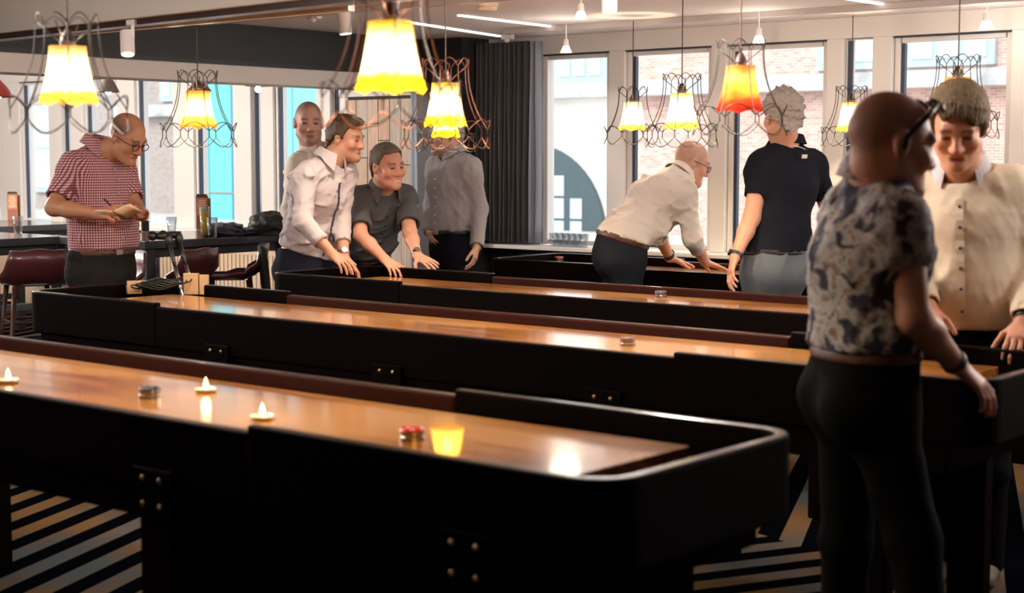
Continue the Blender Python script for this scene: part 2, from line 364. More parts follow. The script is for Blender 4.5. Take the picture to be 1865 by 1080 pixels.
def bwin(x0, x1, z0, z1, nx, nz, par=bld, off=-8):
    f = MB().box(x0-off-.05, x1-off+.05, -.06, .0, z0-.05, z1+.05).build('window', m_greyf, par)
    for i in range(nx):
        for j in range(nz):
            a, b = x0+(x1-x0)*i/nx+.03, x0+(x1-x0)*(i+1)/nx-.03; c, d_ = z0+(z1-z0)*j/nz+.03, z0+(z1-z0)*(j+1)/nz-.03
            MB().box(a-off, b-off, -.075, -.06, c, d_).build('pane', m_pane, f)
bwin(-11.68, -11.0, 2.42, 3.2, 3, 2); bwin(-8.15, -7.45, 2.45, 3.3, 2, 2); bwin(-7.15, -6.3, 2.45, 3.3, 3, 2); bwin(-4.6, -3.6, 2.45, 3.3, 3, 2)
# arched gate
cx_, zr, R_ = -12.05, .55, 1.1
arc = [(cx_-8*0+R_*math.cos(math.pi*i/24)-(-8), zr+R_*math.sin(math.pi*i/24)) for i in range(25)]
poly = [(cx_+8+R_, -1.2)]+arc+[(cx_+8-R_, -1.2)]
mb = MB(); k = len(poly)
mb.add([(a, -.03, b) for a, b in poly]+[(a, -.09, b) for a, b in poly], [tuple(range(k)), tuple(range(k, 2*k))[::-1]]+[(i, (i+1) % k, k+(i+1) % k, k+i) for i in range(k)])
gate = mb.build('arched_gate', m_teal, bld)
for i in range(-4, 4):
    for j in range(8):
        x0 = cx_+8+i*.27+.07; z0 = -.02+j*.27-.3
        if math.hypot(max(abs(x0-cx_-8), abs(x0+.17-cx_-8)), max(0, z0+.24-zr)) < R_-.06:
            MB().box(x0, x0+.17, -.10, -.085, z0, z0+.24).build('pane', m_pane, gate)
left = far(empty('stone_building', (-22, YF+.5, 0))); tag(left, 'whitish brick building seen through the leftmost windows', 'building')
m_b2 = M('whitish_brick', (.72, .66, .62), .9)
v, x, y, z = objxyz(m_b2); cb = nodes(m_b2)[0].new('ShaderNodeCombineXYZ'); nodes(m_b2)[1].new(x, cb.inputs[0]); nodes(m_b2)[1].new(z, cb.inputs[1])
t = tex(m_b2, 'Brick', cb.outputs[0], 9); t.inputs['Color1'].default_value = (.36, .29, .26, 1); t.inputs['Color2'].default_value = (.46, .39, .36, 1); t.inputs['Mortar'].default_value = (.28, .24, .22, 1)
setcol(m_b2, t.outputs['Color'])
P_('brick_wall', (-34, -18.2, 0, .4, -5, 6.5), m_b2, left, -22)
P_('ledge', (-21, -18.2, -.15, 0, 2.12, 2.3), m_ledge, left, -22)
bwin(-19.85, -19.35, 2.4, 3.1, 2, 2, left, -22); bwin(-23.3, -22.6, .95, 2.3, 1, 2, left, -22); bwin(-26, -25.2, .95, 2.3, 1, 2, left, -22)
tq = far(empty('turquoise_building', (-17, YF-.5, 0))); tag(tq, 'bright turquoise clad building outside the narrow left windows', 'building')
m_tq = M('turquoise_panel', (.13, .50, .50), .5); m_bl = M('blue_panel', (.10, .22, .52), .5); m_tq2 = M('pale_turquoise', (.20, .54, .60), .5)
for i, (a, b, mt) in enumerate(((-18.05, -17.6, m_tq), (-17.6, -17.1, m_tq), (-17.1, -16.3, m_bl), (-16.3, -15.85, m_tq2), (-15.85, -15.35, m_tq2))):
    for j in range(4):
        P_('cladding_panel', (a+.01, b-.01, 0, .3, -5+j*3, -5+(j+1)*3-.03), mt, tq, -17)
tag(MB().box(-90, 30, YW+.3, 60, -.7, -.45).build('ground', M('street_paving', (.5, .48, .46), .9)), kind='structure')
# ------------------------------------------------------------------ shuffleboard tables
m_mah = M('dark_mahogany', (.020, .006, .004), .26, spec=.4, coat=.3)
v, x, y, z = objxyz(m_mah, scale=(.7, 12, 12)); t = tex(m_mah, 'Noise', v, 6, Detail=5)
setcol(m_mah, ramp(m_mah, t.outputs['Fac'], [(.3, (.0018, .0007, .0006)), (.7, (.005, .0014, .001))]))
m_side = M('matte_black_mahogany', (.0022, .0008, .0006), .6, spec=.04)
m_redside = M('matte_red_mahogany', (.028, .006, .0036), .5, spec=.1)
def polished_top(o, side, outer=None, sg=0):
    o.data.materials.append(side); o.data.materials.append(outer or side)
    for p in o.data.polygons: p.material_index = 0 if p.normal.z > .6 else (2 if p.normal.y*sg > .5 else 1)
m_red = M('red_mahogany', (.085, .018, .010), .34, spec=.25, coat=.12)
v, x, y, z = objxyz(m_red, scale=(.7, 12, 12)); t = tex(m_red, 'Noise', v, 6, Detail=5)
setcol(m_red, ramp(m_red, t.outputs['Fac'], [(.3, (.012, .0025, .0018)), (.7, (.024, .005, .003))]))
m_play = M('varnished_maple', (.6, .3, .1), .2, coat=.6)
v, x, y, z = objxyz(m_play, scale=(.5, 7, 7)); t = tex(m_play, 'Noise', v, 4.2, Detail=8, Distortion=1.0)
b_ = tex(m_play, 'Wave', v, .35, Distortion=6.0, Detail=3.0)
gr = mixc(m_play, .30, t.outputs['Fac'], b_.outputs['Fac'])
setcol(m_play, ramp(m_play, gr, [(.32, (.20, .065, .012)), (.46, (.42, .165, .036)), (.62, (.56, .26, .075))]))
m_gut = M('gutter_felt', (.008, .007, .007), .95, spec=.1)
m_bolt = M('brass_bolt', (.55, .38, .2), .3, metal=.9)
TX0, TX1 = -6.5, -1.76
def upath(xe, sgn, y0, y1, xs, r, n=8):
    """U-shaped outline at one table end: from (xs, y0) round the end to (xs, y1)"""
    P = [(xs, y0)]
    P += [(xe-sgn*r+sgn*r*math.sin(a), y0+r-r*math.cos(a)) for a in [math.pi/2*i/n for i in range(n+1)]]
    P += [(xe-sgn*r+sgn*r*math.cos(a), y1-r+r*math.sin(a)) for a in [math.pi/2*i/n for i in range(n+1)]]
    return P+[(xs, y1)]
def shuffle_table(y0, y1, label, dx=0):
    T = empty('shuffleboard_table', (dx, (y0+y1)/2, 0)); h = (y1-y0)/2; w = .034
    for xe, sg in ((TX1, 1), (TX0, -1)):
        xs = TX1-1.06 if sg > 0 else TX0+1.0
        out = upath(xe, sg, -h, h, xs, .105); inn = upath(xe-sg*w, sg, -h+w, h-w, xs, .075)
        polished_top(MB().prism(out+inn[::-1], .675, .87).build('end_rail', m_mah, T, smooth=False, bevel=.009, seg=3), m_side)
    for sg in (-1, 1):
        polished_top(MB().box(TX0+1.0, TX1-1.06, sg*h-(w if sg > 0 else 0), sg*h+(0 if sg > 0 else w), .675, .853).build('side_rail', m_red, T, bevel=.009, seg=3), m_redside, m_side, sg)
    MB().box(TX0+.04, TX1-.04, -h+.035, h-.035, .745, .765).build('gutter', m_gut, T)
    MB().box(TX0+.25, TX1-.25, -h+.105, h-.105, .765, .82).build('playing_board', m_play, T, bevel=.003)
    MB().box(TX0+.12, TX1-.12, -h+.012, h-.012, .585, .675).build('apron', m_side, T, bevel=.004)
    for lx in (-5.087, -4.1, -3.092 if y0 > 3 else -3.17, -2.125):
        for sg in (-1, 1):
            L = MB().box(lx-.065, lx+.065, sg*h-(.065 if sg > 0 else -.0), sg*h+(.0 if sg > 0 else .065), 0, .60).build('leg', m_side, T, bevel=.006)
            pl = MB().box(lx-.075, lx+.075, sg*h+(.0 if sg > 0 else -.012), sg*h+(.012 if sg > 0 else .0), .60, .72).build('leg_bracket', m_side, T, bevel=.003)
            for dx in (-.034, .034):
                for dz in (.628, .694):
                    MB().ball((lx+dx, sg*(h+.012), dz), (.008, .005, .008), 8, 6).build('bolt', m_bolt, pl, smooth=True)
    for x0, x1 in ((-3.27, -2.5), (-2.35, -1.95)) if y0 < 3 else ():
        MB().box(x0, x1, -h+.07, h-.2, 0, .585).build('pedestal', m_side, T, bevel=.006)
    return tag(T, label, 'table', 'long shuffleboard tables')
TY = [(2.42, 3.19), (4.22, 5.01), (5.74, 6.5), (7.42, 8.16)]
shuffle_table(*TY[0], 'nearest shuffleboard table, candles and pucks on its glossy board')
shuffle_table(*TY[1], 'second shuffleboard table, plywood blocks standing at its far left end')
shuffle_table(*TY[2], 'third shuffleboard table, the one two men lean over at its left end')
shuffle_table(*TY[3], 'farthest shuffleboard table, right below the bright window wall', .14)
ZP = .8205
# ------------------------------------------------------------------ pucks and candles
def puck(p, col, label, s=1.):
    o = empty('puck', (p[0], p[1], ZP)); r = .029*s
    MB().lathe([(0, 0), (r, 0), (r, .009), (r*.9, .012), (r*.9, .016), (r, .018), (r, .024), (0, .024)], n=24).build('steel_body', M('puck_steel', (.35, .33, .33), .25, metal=1), o)
    MB().lathe([(r*.96, .024), (r*.9, .030), (r*.35, .031), (r*.3, .027), (0, .027)], n=24).build('cap', M('puck_'+label.split()[0], col, .3), o, smooth=True)
    tag(o, label, 'puck', 'shuffleboard pucks')
puck(at_z(273, 724, ZP), (.01, .012, .03), 'dark blue puck on the nearest table left of the candles', 1.1)
puck(at_z(751, 801, ZP), (.5, .02, .02), 'red puck on the nearest table beside the candle glass', 1.1)
puck(at_z(1203, 541, ZP), (.05, .05, .05), 'grey puck alone in the middle of the third table', 1.)
puck(at_z(1143, 629, ZP), (.12, .04, .03), 'brown puck near the front rail of the second table', 1.)
puck(at_z(1018, 476, ZP), (.55, .06, .05), 'red puck near the left end of the farthest table', 1.1)
puck(at_z(728, 500, ZP), (.6, .3, .2), 'puck under the fingers of the smiling man', 1.)
m_flame = M('candle_flame', (1, .7, .3), .5, emit=(1, .62, .22), es=14); m_wax = M('lit_wax', (.9, .75, .45), .5, emit=(1, .62, .22), es=.9)
m_alu = M('tealight_cup', (.7, .6, .45), .3, metal=.8)
def flame(par, z, s=1.):
    MB().lathe([(0, 0), (.005*s, .004*s), (.0065*s, .010*s), (.005*s, .018*s), (.002*s, .027*s), (0, .032*s)], (0, 0, z), 12).build('flame', m_flame, par, smooth=True)
    lp = light('candle_light', 'POINT', (0, 0, z+.03), .35, (1, .6, .25), size=.012); lp.parent = par
def tealight(p, label):
    o = empty('tealight', (p[0], p[1], ZP))
    MB().lathe([(0, 0), (.028, 0), (.031, .004), (.032, .012), (.030, .012), (.029, .006), (0, .006)], n=24).build('cup', m_alu, o, smooth=True)
    MB().lathe([(.029, .008), (.015, .0085), (0, .009)], n=24).build('wax', m_wax, o, smooth=True)
    flame(o, .009, 1.1); tag(o, label, 'candle', 'burning tealights')
tealight(at_z(375, 714, ZP), 'burning tealight near the far edge of the nearest table')
tealight(at_z(478, 764, ZP), 'burning tealight near the front rail step of the nearest table')
tealight(at_z(15, 697, ZP), 'burning tealight at the left edge of the picture')
m_cg = bpy.data.materials.new('tinted_glass'); m_cg.use_nodes = True
n, l = nodes(m_cg); n.remove(n['Principled BSDF'])
_t = n.new('ShaderNodeBsdfTransparent'); _d = n.new('ShaderNodeBsdfTranslucent'); _x = n.new('ShaderNodeMixShader'); _x.inputs[0].default_value = .4
_t.inputs[0].default_value = (.97, .86, .55, 1); _d.inputs[0].default_value = (1, .8, .35, 1)
l.new(_t.outputs[0], _x.inputs[1]); l.new(_d.outputs[0], _x.inputs[2]); l.new(_x.outputs[0], n['Material Output'].inputs[0])
m_line = M('glass_etching', (.25, .18, .05), .5)
o = empty('candle_glass', (*at_z(815, 838, ZP)[:2], ZP)); tag(o, 'glowing checked candle glass near the end of the nearest table', 'candle')
MB().lathe([(0, .0), (.024, 0), (.038, .075), (.036, .075), (.0225, .004), (0, .004)], n=24).build('tumbler', m_cg, o, smooth=True)
g = MB()
for zz in (.02, .04, .06, .074): g.tube([((.0245+.0138*zz/.075)*math.cos(a), (.0245+.0138*zz/.075)*math.sin(a), zz) for a in [2*math.pi*i/24 for i in range(24)]], .0006, 5, closed=True)
for i in range(8):
    a = 2*math.pi*i/8; g.tube([(.0245*math.cos(a), .0245*math.sin(a), .002), (.0383*math.cos(a), .0383*math.sin(a), .075)], .0006, 5)
g.build('etched_grid', m_line, o)
MB().lathe([(0, .005), (.02, .005), (.022, .018), (0, .018)], n=20).build('wax', m_wax, o, smooth=True)
flame(o, .019, 1.2)
# ------------------------------------------------------------------ pendant lamps in wire cages
m_wire = M('dark_wire', (.02, .014, .012), .5, metal=.2); m_copper = M('copper_wire', (.09, .03, .018), .4, metal=.6)
m_sock = M('brown_socket', (.035, .012, .01), .4); m_cord = M('brown_cord', (.05, .018, .018), .7)
def cage_mesh(lobes=8):
    g = MB(); w = .0021; ns = 8
    def ring(r, zv, zp, ph=0, rb=None):
        pts = []
        for k in range(lobes*ns):
            u = (k % ns)/ns; b = math.sin(math.pi*u); a = 2*math.pi*(k/ns/lobes)+ph
            rr = r*(1+(rb or 0)*b); pts.append((rr*math.cos(a), rr*math.sin(a), zv+(zp-zv)*b))
        g.tube(pts, w, 5, closed=True)
    ring(.088, .311, .341); ring(.163, .07, .109, 0, .04); ring(.163, .045, .0, 0, .04)
    for i in range(lobes):
        a = 2*math.pi*i/lobes; c, s_ = math.cos(a), math.sin(a); P = []
        for k in range(13):
            u = k/12; r = .088+(.163-.088)*(u**2.2); z_ = .311+(.07-.311)*u; P.append((r*c, r*s_, z_))
        g.tube(P+[(.163*c, .163*s_, .045)], w, 5)
    for i in range(4):
        a = 2*math.pi*i/4+.39; g.tube([(.088*math.cos(a), .088*math.sin(a), .318), (.02*math.cos(a), .02*math.sin(a), .262)], w, 5)
    g.tube([(.024*math.cos(a), .024*math.sin(a), .262) for a in [math.pi*i/8 for i in range(16)]], w, 5, closed=True)
    return g
_cage = {}
def shade_mat(name, stops, marble=None, strength=1.):
    m = bpy.data.materials.new(name); m.use_nodes = True; n, l = nodes(m); n.remove(n['Principled BSDF'])
    v, x, y, z = objxyz(m)
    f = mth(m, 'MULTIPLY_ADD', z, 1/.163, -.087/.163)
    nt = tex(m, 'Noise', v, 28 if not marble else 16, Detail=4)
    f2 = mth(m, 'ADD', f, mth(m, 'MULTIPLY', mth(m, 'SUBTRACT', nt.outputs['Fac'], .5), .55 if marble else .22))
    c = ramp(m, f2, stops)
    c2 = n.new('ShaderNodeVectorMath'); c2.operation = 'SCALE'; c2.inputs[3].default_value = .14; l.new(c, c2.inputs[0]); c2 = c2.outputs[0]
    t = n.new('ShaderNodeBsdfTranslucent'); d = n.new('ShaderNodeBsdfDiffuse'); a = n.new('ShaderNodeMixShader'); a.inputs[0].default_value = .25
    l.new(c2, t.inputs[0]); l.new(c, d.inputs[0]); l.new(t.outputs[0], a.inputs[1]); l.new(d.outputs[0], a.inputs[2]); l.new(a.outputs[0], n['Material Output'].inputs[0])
    return m
Y = (1, .55, .05)
SH = {  # pale middles paint in the bulb's hot glow, ends are dyed cloth
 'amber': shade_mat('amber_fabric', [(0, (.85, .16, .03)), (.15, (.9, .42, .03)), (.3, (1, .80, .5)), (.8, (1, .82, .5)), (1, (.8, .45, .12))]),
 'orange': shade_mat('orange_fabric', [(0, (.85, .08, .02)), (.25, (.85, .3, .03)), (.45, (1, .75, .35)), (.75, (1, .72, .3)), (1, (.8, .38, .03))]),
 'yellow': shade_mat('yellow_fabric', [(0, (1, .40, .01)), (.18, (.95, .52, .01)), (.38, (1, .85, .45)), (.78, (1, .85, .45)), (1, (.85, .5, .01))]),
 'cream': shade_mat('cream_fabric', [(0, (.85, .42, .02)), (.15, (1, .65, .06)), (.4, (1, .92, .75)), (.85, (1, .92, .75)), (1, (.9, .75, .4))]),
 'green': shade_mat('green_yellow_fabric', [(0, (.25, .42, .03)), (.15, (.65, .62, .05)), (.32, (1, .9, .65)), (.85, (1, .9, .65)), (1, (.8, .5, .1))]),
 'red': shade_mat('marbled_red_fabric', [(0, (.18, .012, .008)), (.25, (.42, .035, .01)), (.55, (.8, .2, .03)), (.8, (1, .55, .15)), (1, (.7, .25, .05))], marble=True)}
def lamp(px, ybot, t, shade, label, watts, ptop=CEIL, copper=False, rot=0., scale=1., wcol=(1, .80, .52)):
    p = at(px, ybot, t); o = empty('pendant_lamp', p, rot); o.scale = (scale,)*3
    key = 'c' if copper else 'd'
    if key not in _cage: _cage[key] = cage_mesh().build('wire_cage', m_copper if copper else m_wire, o, smooth=True)
    else: c = _cage[key].copy(); COL.objects.link(c); c.parent = o
    def wave(r, z, a):
        k = max(0, 1-(z-.087)/.05); f = abs(math.sin(3*a)); return r*(1+.05*k*(f-.5)), z+.012*k*(f-.6)
    prof = []
    for i in range(13):
        u = i/12; r = .053+(.083-.053)*(u**1.6); prof.append((r, .25-.163*u))
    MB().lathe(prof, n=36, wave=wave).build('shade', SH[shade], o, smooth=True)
    MB().lathe([(0, .30), (.009, .295), (.02, .275), (.022, .25), (.016, .225), (0, .225)], n=16).build('socket', m_sock, o, smooth=True)
    MB().lathe([(.0, .225), (.012, .215), (.019, .185), (.015, .165), (0, .155)], n=12).build('bulb', M('bulb_glass', (1, .9, .7), .3, emit=(1, .78, .45), es=8), o, smooth=True)
    MB().tube([(0, 0, .29), (0, 0, (ptop-p[2])/scale)], .0028, 6).build('cord', m_cord, o)
    lp = light('lamp_light', 'POINT', (0, 0, .135), watts, wcol, size=.02); lp.parent = o
    tag(o, label, 'lamp', 'pendant lamps in wire cages')
    return o
LW = 26
lamp(127, 243, 4.55, 'amber', 'caged pendant lamp with amber shade above the man writing', LW, rot=.2)
lamp(362, 268, 7.05, 'orange', 'caged pendant lamp with orange shade by the turquoise window', LW, 2.08, rot=.39)
lamp(712, 232, 3.75, 'yellow', 'largest caged pendant lamp, glowing yellow at the top center', LW*1.2, copper=True, rot=.1)
lamp(812, 271, 6.0, 'yellow', 'caged yellow pendant lamp in front of the grey-shirted man', LW, copper=True, rot=.5)
lamp(812, 277, 8.4, 'yellow', 'half-hidden yellow pendant lamp hanging behind another yellow lamp', LW*.8, rot=.1, scale=.93)
lamp(1152, 263, 9.35, 'cream', 'small caged pendant lamp with cream shade left of the leaning man', LW*1.2, CEIL-.03, rot=.2, scale=1.0)
lamp(1241, 268, 7.35, 'green', 'caged pendant lamp with pale shade above the bald leaning man', LW*1.2, rot=.39)
lamp(1347, 246, 5.7, 'red', 'caged pendant lamp with marbled red-orange shade', LW*.55, rot=.1)
lamp(1549, 266, 9.0, 'green', 'small caged lamp with yellow-green shade left of the bald floral-shirted man', LW, CEIL-.03, rot=.3)
lamp(1742, 252, 6.5, 'orange', 'caged pendant lamp mostly hidden behind the blond man', LW, rot=.2)
# ------------------------------------------------------------------ lamps and furniture in the far left bay
m_redsh = M('red_enamel', (.35, .02, .015), .35); m_gsh = M('grey_enamel', (.22, .19, .16), .4); m_wsh = M('brass_dish', (.55, .42, .25), .35)
def cone_lamp(px, py, t, r, h, mat, label, flat=False):
    o = empty('shade_lamp', at(px, py, t))
    MB().lathe([(r, 0), (r*.96, h*.08), (r*.55, h*.6), (r*.22, h*.9), (r*.16, h), (0, h)], n=24).build('shade', mat, o, smooth=True, solid=.003)
    MB().ball((0, 0, .005 if not flat else -.02), .024).build('bulb', m_lit, o, smooth=True)
    MB().tube([(0, 0, h), (0, 0, CEIL-at(px, py, t)[2])], .003, 6).build('cord', m_cord, o)
    tag(o, label, 'lamp')
cone_lamp(-4, 177, 10.5, .105, .12, m_redsh, 'red enamel lamp cut off by the left picture edge')
cone_lamp(197, 168, 11.0, .078, .12, m_gsh, 'small grey cone lamp above the bald man writing')
cone_lamp(363, 166, 11.0, .085, .075, m_redsh, 'dark red lamp shade seen behind the orange caged lamp')
cone_lamp(470, 157, 10.5, .09, .045, m_wsh, 'flat brass dish lamp with a bare bulb before the left windows', True)
m_tt = M('grey_table_top', (.055, .058, .065), .16, coat=.3); m_tl = M('slate_steel', (.035, .04, .048), .45)
def high_table(x0, x1, y0, y1, ztop, label):
    o = empty('high_table', (x0, y0, 0)); X, Yd = x1-x0, y1-y0
    MB().box(0, X, 0, Yd, ztop-.05, ztop).build('table_top', m_tt, o, bevel=.004)
    MB().box(.06, X-.06, .06, Yd-.06, ztop-.11, ztop-.05).build('frame', m_tl, o)
    for a in (.06, X-.06):
        for b in (.06, Yd-.06): MB().box(a-.035, a+.035, b-.035, b+.035, 0, ztop-.05).build('leg', m_tl, o, bevel=.004)
    for a in (.06, X-.06): MB().box(a-.02, a+.02, .09, Yd-.09, .28, .33).build('foot_rail', m_tl, o)
    tag(o, label, 'table', 'high bar tables'); return o
zT = .975
high_table(-8.88, -7.97, 6.05, 7.30, zT, 'grey high table with glasses and coats behind the standing men')
high_table(-9.8, -8.9, 4.0, 6.15, zT, 'grey high table left of the man writing')
high_table(-11.95, -10.9, 4.6, 7.75, zT-.02, 'dark high table farther back under the left windows')
m_shell = M('maroon_shell', (.085, .02, .024), .3, coat=.2); m_slg = M('dark_red_wood', (.06, .018, .012), .4); m_cush = M('pale_seat', (.28, .28, .31), .5)
def bar_stool(x, y, rz, label, base=[None]):
    if base[0] is None:
        o = empty('bar_stool')
        rows = []
        for i in range(9):                           # shell: seat pan that sweeps up into a low curved back
            u = i/8; r = []
            for j in range(13):
                w = (j/12-.5)*2; yy = .2-.40*min(u, .72)/.72; zz = .72+.012*w*w
                if u > .5: k = (u-.5)/.5; zz += .23*k**1.5*(1-.25*w*w); yy -= .05*k
                zz += .08*max(0, abs(w)-.55)*(1 if u > .3 else .4)
                r.append((.215*w*(1-.25*max(0, u-.6)/.4)*(1-.12*(1-u)**2), yy+.05*(w*w)*(1 if u > .5 else -.6), zz))
            rows.append(r)
        MB().grid(rows).build('seat_shell', m_shell, o, smooth=True, solid=.014)
        MB().lathe([(0, .742), (.13, .742), (.165, .735), (.17, .725), (0, .722)], (0, .03, 0), 20).build('seat_pad', m_cush, o, smooth=True)
        for sx in (-1, 1):
            for sy in (-1, 1):
                MB().tube([(sx*.12, sy*.12, .72), (sx*.2, sy*.2, 0)], [.016, .012], 8).build('leg', m_slg, o, smooth=True)
        for zz, a in ((.3, .17), (.5, .147)):
            c = [(-a, -a), (a, -a), (a, a), (-a, a)]
            for i in range(4): MB().tube([(*c[i], zz), (*c[(i+1) % 4], zz)], .009, 6).build('foot_rest', m_slg, o)
        base[0] = o
    else: o = copy_tree(base[0])
    o.location = (x, y, 0); o.rotation_euler = (0, 0, rz); tag(o, label, 'stool', 'maroon bar stools'); return o
bar_stool(-8.38, 5.5, 1.2, 'maroon bar stool left of the man writing, at the grey table leg')
bar_stool(-8.66, 4.75, 1.4, 'maroon bar stool at the far left edge of the picture')
bar_stool(-7.74, 6.10, 1.75, 'maroon bar stool, back turned, behind the angled black stands')
bar_stool(-7.80, 6.58, 2.4, 'maroon bar stool with a dark coat over its back')
bar_stool(-7.66, 5.50, 2.9, 'bar stool with pale seat right behind the man writing')
bar_stool(-9.35, 6.6, -1.3, 'bar stool behind the high table near the far window')
# coat on the stool
rows = []
for i in range(9):
    u = i/8; r = []
    for j in range(13):
        w = j/12; r.append((-.20+.40*w+.008*math.sin(w*30), -.20-.06*u-.02*math.cos(w*25+u*2), .93-.5*u+.01*math.sin(w*9)))
    rows.append(r)
ct = MB().grid(rows).build('hanging_coat', M('navy_cloth', (.012, .014, .022), .8, bump=(30, .4)), smooth=True, solid=.02); ct.location = (-7.80, 6.58, 0); ct.rotation_euler = (0, 0, 2.4)
tag(ct, 'dark coat hanging over the back of a maroon bar stool', 'coat')
# radiator under the window
rd = empty('radiator', (-10.95, YW-.14, .12)); tag(rd, 'cream ribbed radiator under the left windows', 'radiator')
m_rad = M('cream_enamel', (.62, .46, .32), .5)
MB().box(0, 1.9, 0, .1, .58, .62).build('top_cover', m_rad, rd, bevel=.004)
for i in range(38): MB().box(i*.05+.003, i*.05+.043, 0, .09, 0, .58).build('rib', m_rad, rd)
rd2 = copy_tree(rd); rd2.location = (-13.6, YW-.14, .12); tag(rd2, 'cream ribbed radiator in the left corner behind the stools', 'radiator')
# glasses, menus, coats on the high tables
m_cl = M('clear_glass', (1, 1, 1), .02); m_cl.node_tree.nodes['Principled BSDF'].inputs['Transmission Weight'].default_value = .95; m_cl.node_tree.nodes['Principled BSDF'].inputs['IOR'].default_value = 1.2
m_tumb = bpy.data.materials.new('tumbler_glass'); m_tumb.use_nodes = True; n, l = nodes(m_tumb); n.remove(n['Principled BSDF'])
_t = n.new('ShaderNodeBsdfTransparent'); _g = n.new('ShaderNodeBsdfGlossy'); _g.inputs['Roughness'].default_value = .05; _w = n.new('ShaderNodeLayerWeight'); _w.inputs[0].default_value = .35; _x = n.new('ShaderNodeMixShader'); _t.inputs[0].default_value = (.90, .92, .93, 1)
l.new(mth(m_tumb, 'MULTIPLY', _w.outputs['Facing'], .75), _x.inputs[0]); l.new(_t.outputs[0], _x.inputs[1]); l.new(_g.outputs[0], _x.inputs[2]); l.new(_x.outputs[0], n['Material Output'].inputs[0])
m_beer = M('pale_beer', (.80, .50, .06), .15)
m_foam = M('beer_foam', (.85, .8, .7), .8)
def tumbler(p, r, h, label, fill=0, beer=False, z=None):
    o = empty('drinking_glass', (p[0], p[1], z if z else p[2]))
    MB().lathe([(0, .0), (r*.72, 0), (r*.8, h*.3), (r, h), (r*.94, h), (r*.72, h*.3), (r*.64, h*.06), (0, h*.06)], n=20).build('glass_wall', m_tumb, o, smooth=True)
    if beer:
        MB().lathe([(0, h*.065), (r*.63, h*.065), (r*.71, h*.3), (r*.9, h*.86), (0, h*.86)], n=16).build('beer', m_beer, o, smooth=True)
        MB().lathe([(0, h*.861), (r*.9, h*.861), (r*.92, h*.97), (0, h*.99)], n=16).build('foam', m_foam, o, smooth=True)
    elif fill: MB().lathe([(0, h*.065), (r*.63, h*.065), (r*.71, h*.3), (r*.68, h*fill), (0, h*fill)], n=16).build('water', m_tumb, o, smooth=True)
    tag(o, label, 'glass', 'drinking glasses'); return o
tumbler(at_z(373, 432, zT), .034, .2, 'full glass of pale beer beside the standing menu', beer=True)
tumbler(at_z(387, 434, zT), .037, .135, 'half-full water glass in front of the dark coats', .5)
tumbler(at_z(313, 424, zT), .037, .11, 'clear empty tumbler above the angled black stands')
tumbler(at_z(33, 426, zT), .036, .12, 'clear tumbler on the leftmost high table')
tumbler(at_z(247, 437, zT), .03, .21, 'tall beer glass partly behind the notepad', beer=True)
o = empty('pepper_mill', at_z(265, 436, zT)); tag(o, 'short dark-capped pepper mill on the high table', 'mill')
MB().lathe([(0, 0), (.026, 0), (.026, .05), (.022, .055), (0, .055)], n=16).build('body', M('mill_glass', (.35, .25, .18), .2), o)
MB().lathe([(0, .055), (.025, .055), (.025, .115), (.02, .12), (0, .12)], n=16).build('cap', M('mill_cap', (.03, .028, .035), .3), o)
m_menu = M('brown_menu_board', (.22, .07, .03), .6); m_print = M('menu_print', (.62, .4, .28), .7); m_clip = M('menu_clip', (.05, .035, .03), .3, metal=.7)
def menu(px, py, label, w=.088, h=.245, yaw=.55, z=zT):
    b = at_z(px, py, z); o = empty('menu_board', b, YAW+yaw)
    MB().obox((0, 0, h/2), (1, 0, 0), (0, 1, 0), (0, 0, 1), w/2, .004, h/2).build('board', m_menu, o, bevel=.002)
    MB().obox((.012, .025, h/2-.008), (1, 0, 0), (0, 1, 0), (0, 0, 1), w/2, .004, h/2-.01).build('rear_board', m_menu, o, bevel=.002)
    MB().obox((0, -.005, h*.68), (1, 0, 0), (0, 1, 0), (0, 0, 1), w*.42, .001, h*.26).build('menu_sheet', M('menu_paper', (.42, .16, .07), .7), o)
    for i in range(6): MB().obox((0, -.0065, h*(.86-.07*i)), (1, 0, 0), (0, 1, 0), (0, 0, 1), w*(.24+.06*((i*7) % 3)), .0006, .004).build('print_line', m_print, o)
    MB().obox((0, -.004, h+.004), (1, 0, 0), (0, 1, 0), (0, 0, 1), w*.42, .008, .008).build('clip', m_clip, o)
    tag(o, label, 'menu', 'standing menu boards')
menu(369, 419, 'brown menu clipboard standing behind the beer glass', yaw=0)
menu(24, 402, 'brown menu clipboard standing on the leftmost table', w=.09, h=.235, yaw=0, z=zT-.02)
def lump(name, c, size, mat, label, seed, cat='coat'):
    r_ = np.random.RandomState(seed); k = r_.normal(0, 1, (8, 3)); k *= (r_.uniform(7, 22, 8)/np.linalg.norm(k, axis=1))[:, None]; ph = r_.uniform(0, 6, 8)
    mb = MB(); mb.ball((0, 0, 0), 1., 40, 24); vs = []
    for p in mb.v:
        p = np.array(p); d_ = sum(abs(math.sin(float(k[i]@p)*.35+ph[i])) for i in range(8))/8-.6
        q = p*(1+.55*d_); q[2] = max(q[2], -.5); vs.append(tuple(q*np.array(size)))
    mb.v = vs; o = mb.build(name, mat, smooth=True); o.location = (c[0], c[1], c[2]+size[2]*.5); tag(o, label, cat, 'coats on the high table'); return o
m_nav = M('navy_nylon', (.018, .02, .042), .38, bump=(25, .6)); m_blk = M('black_jacket', (.012, .011, .013), .55, bump=(25, .5))
lump('folded_jacket', at_z(408, 430, zT), (.13, .15, .06), m_nav, 'navy jacket folded beside the water glass', 3)
lump('folded_jacket', at_z(450, 428, zT), (.12, .16, .035), m_nav, 'thin navy garment lying flat between two dark jackets', 4)
lump('folded_jacket', at_z(492, 428, zT), (.15, .15, .105), m_blk, 'black jacket heaped at the right end of the high table', 5)
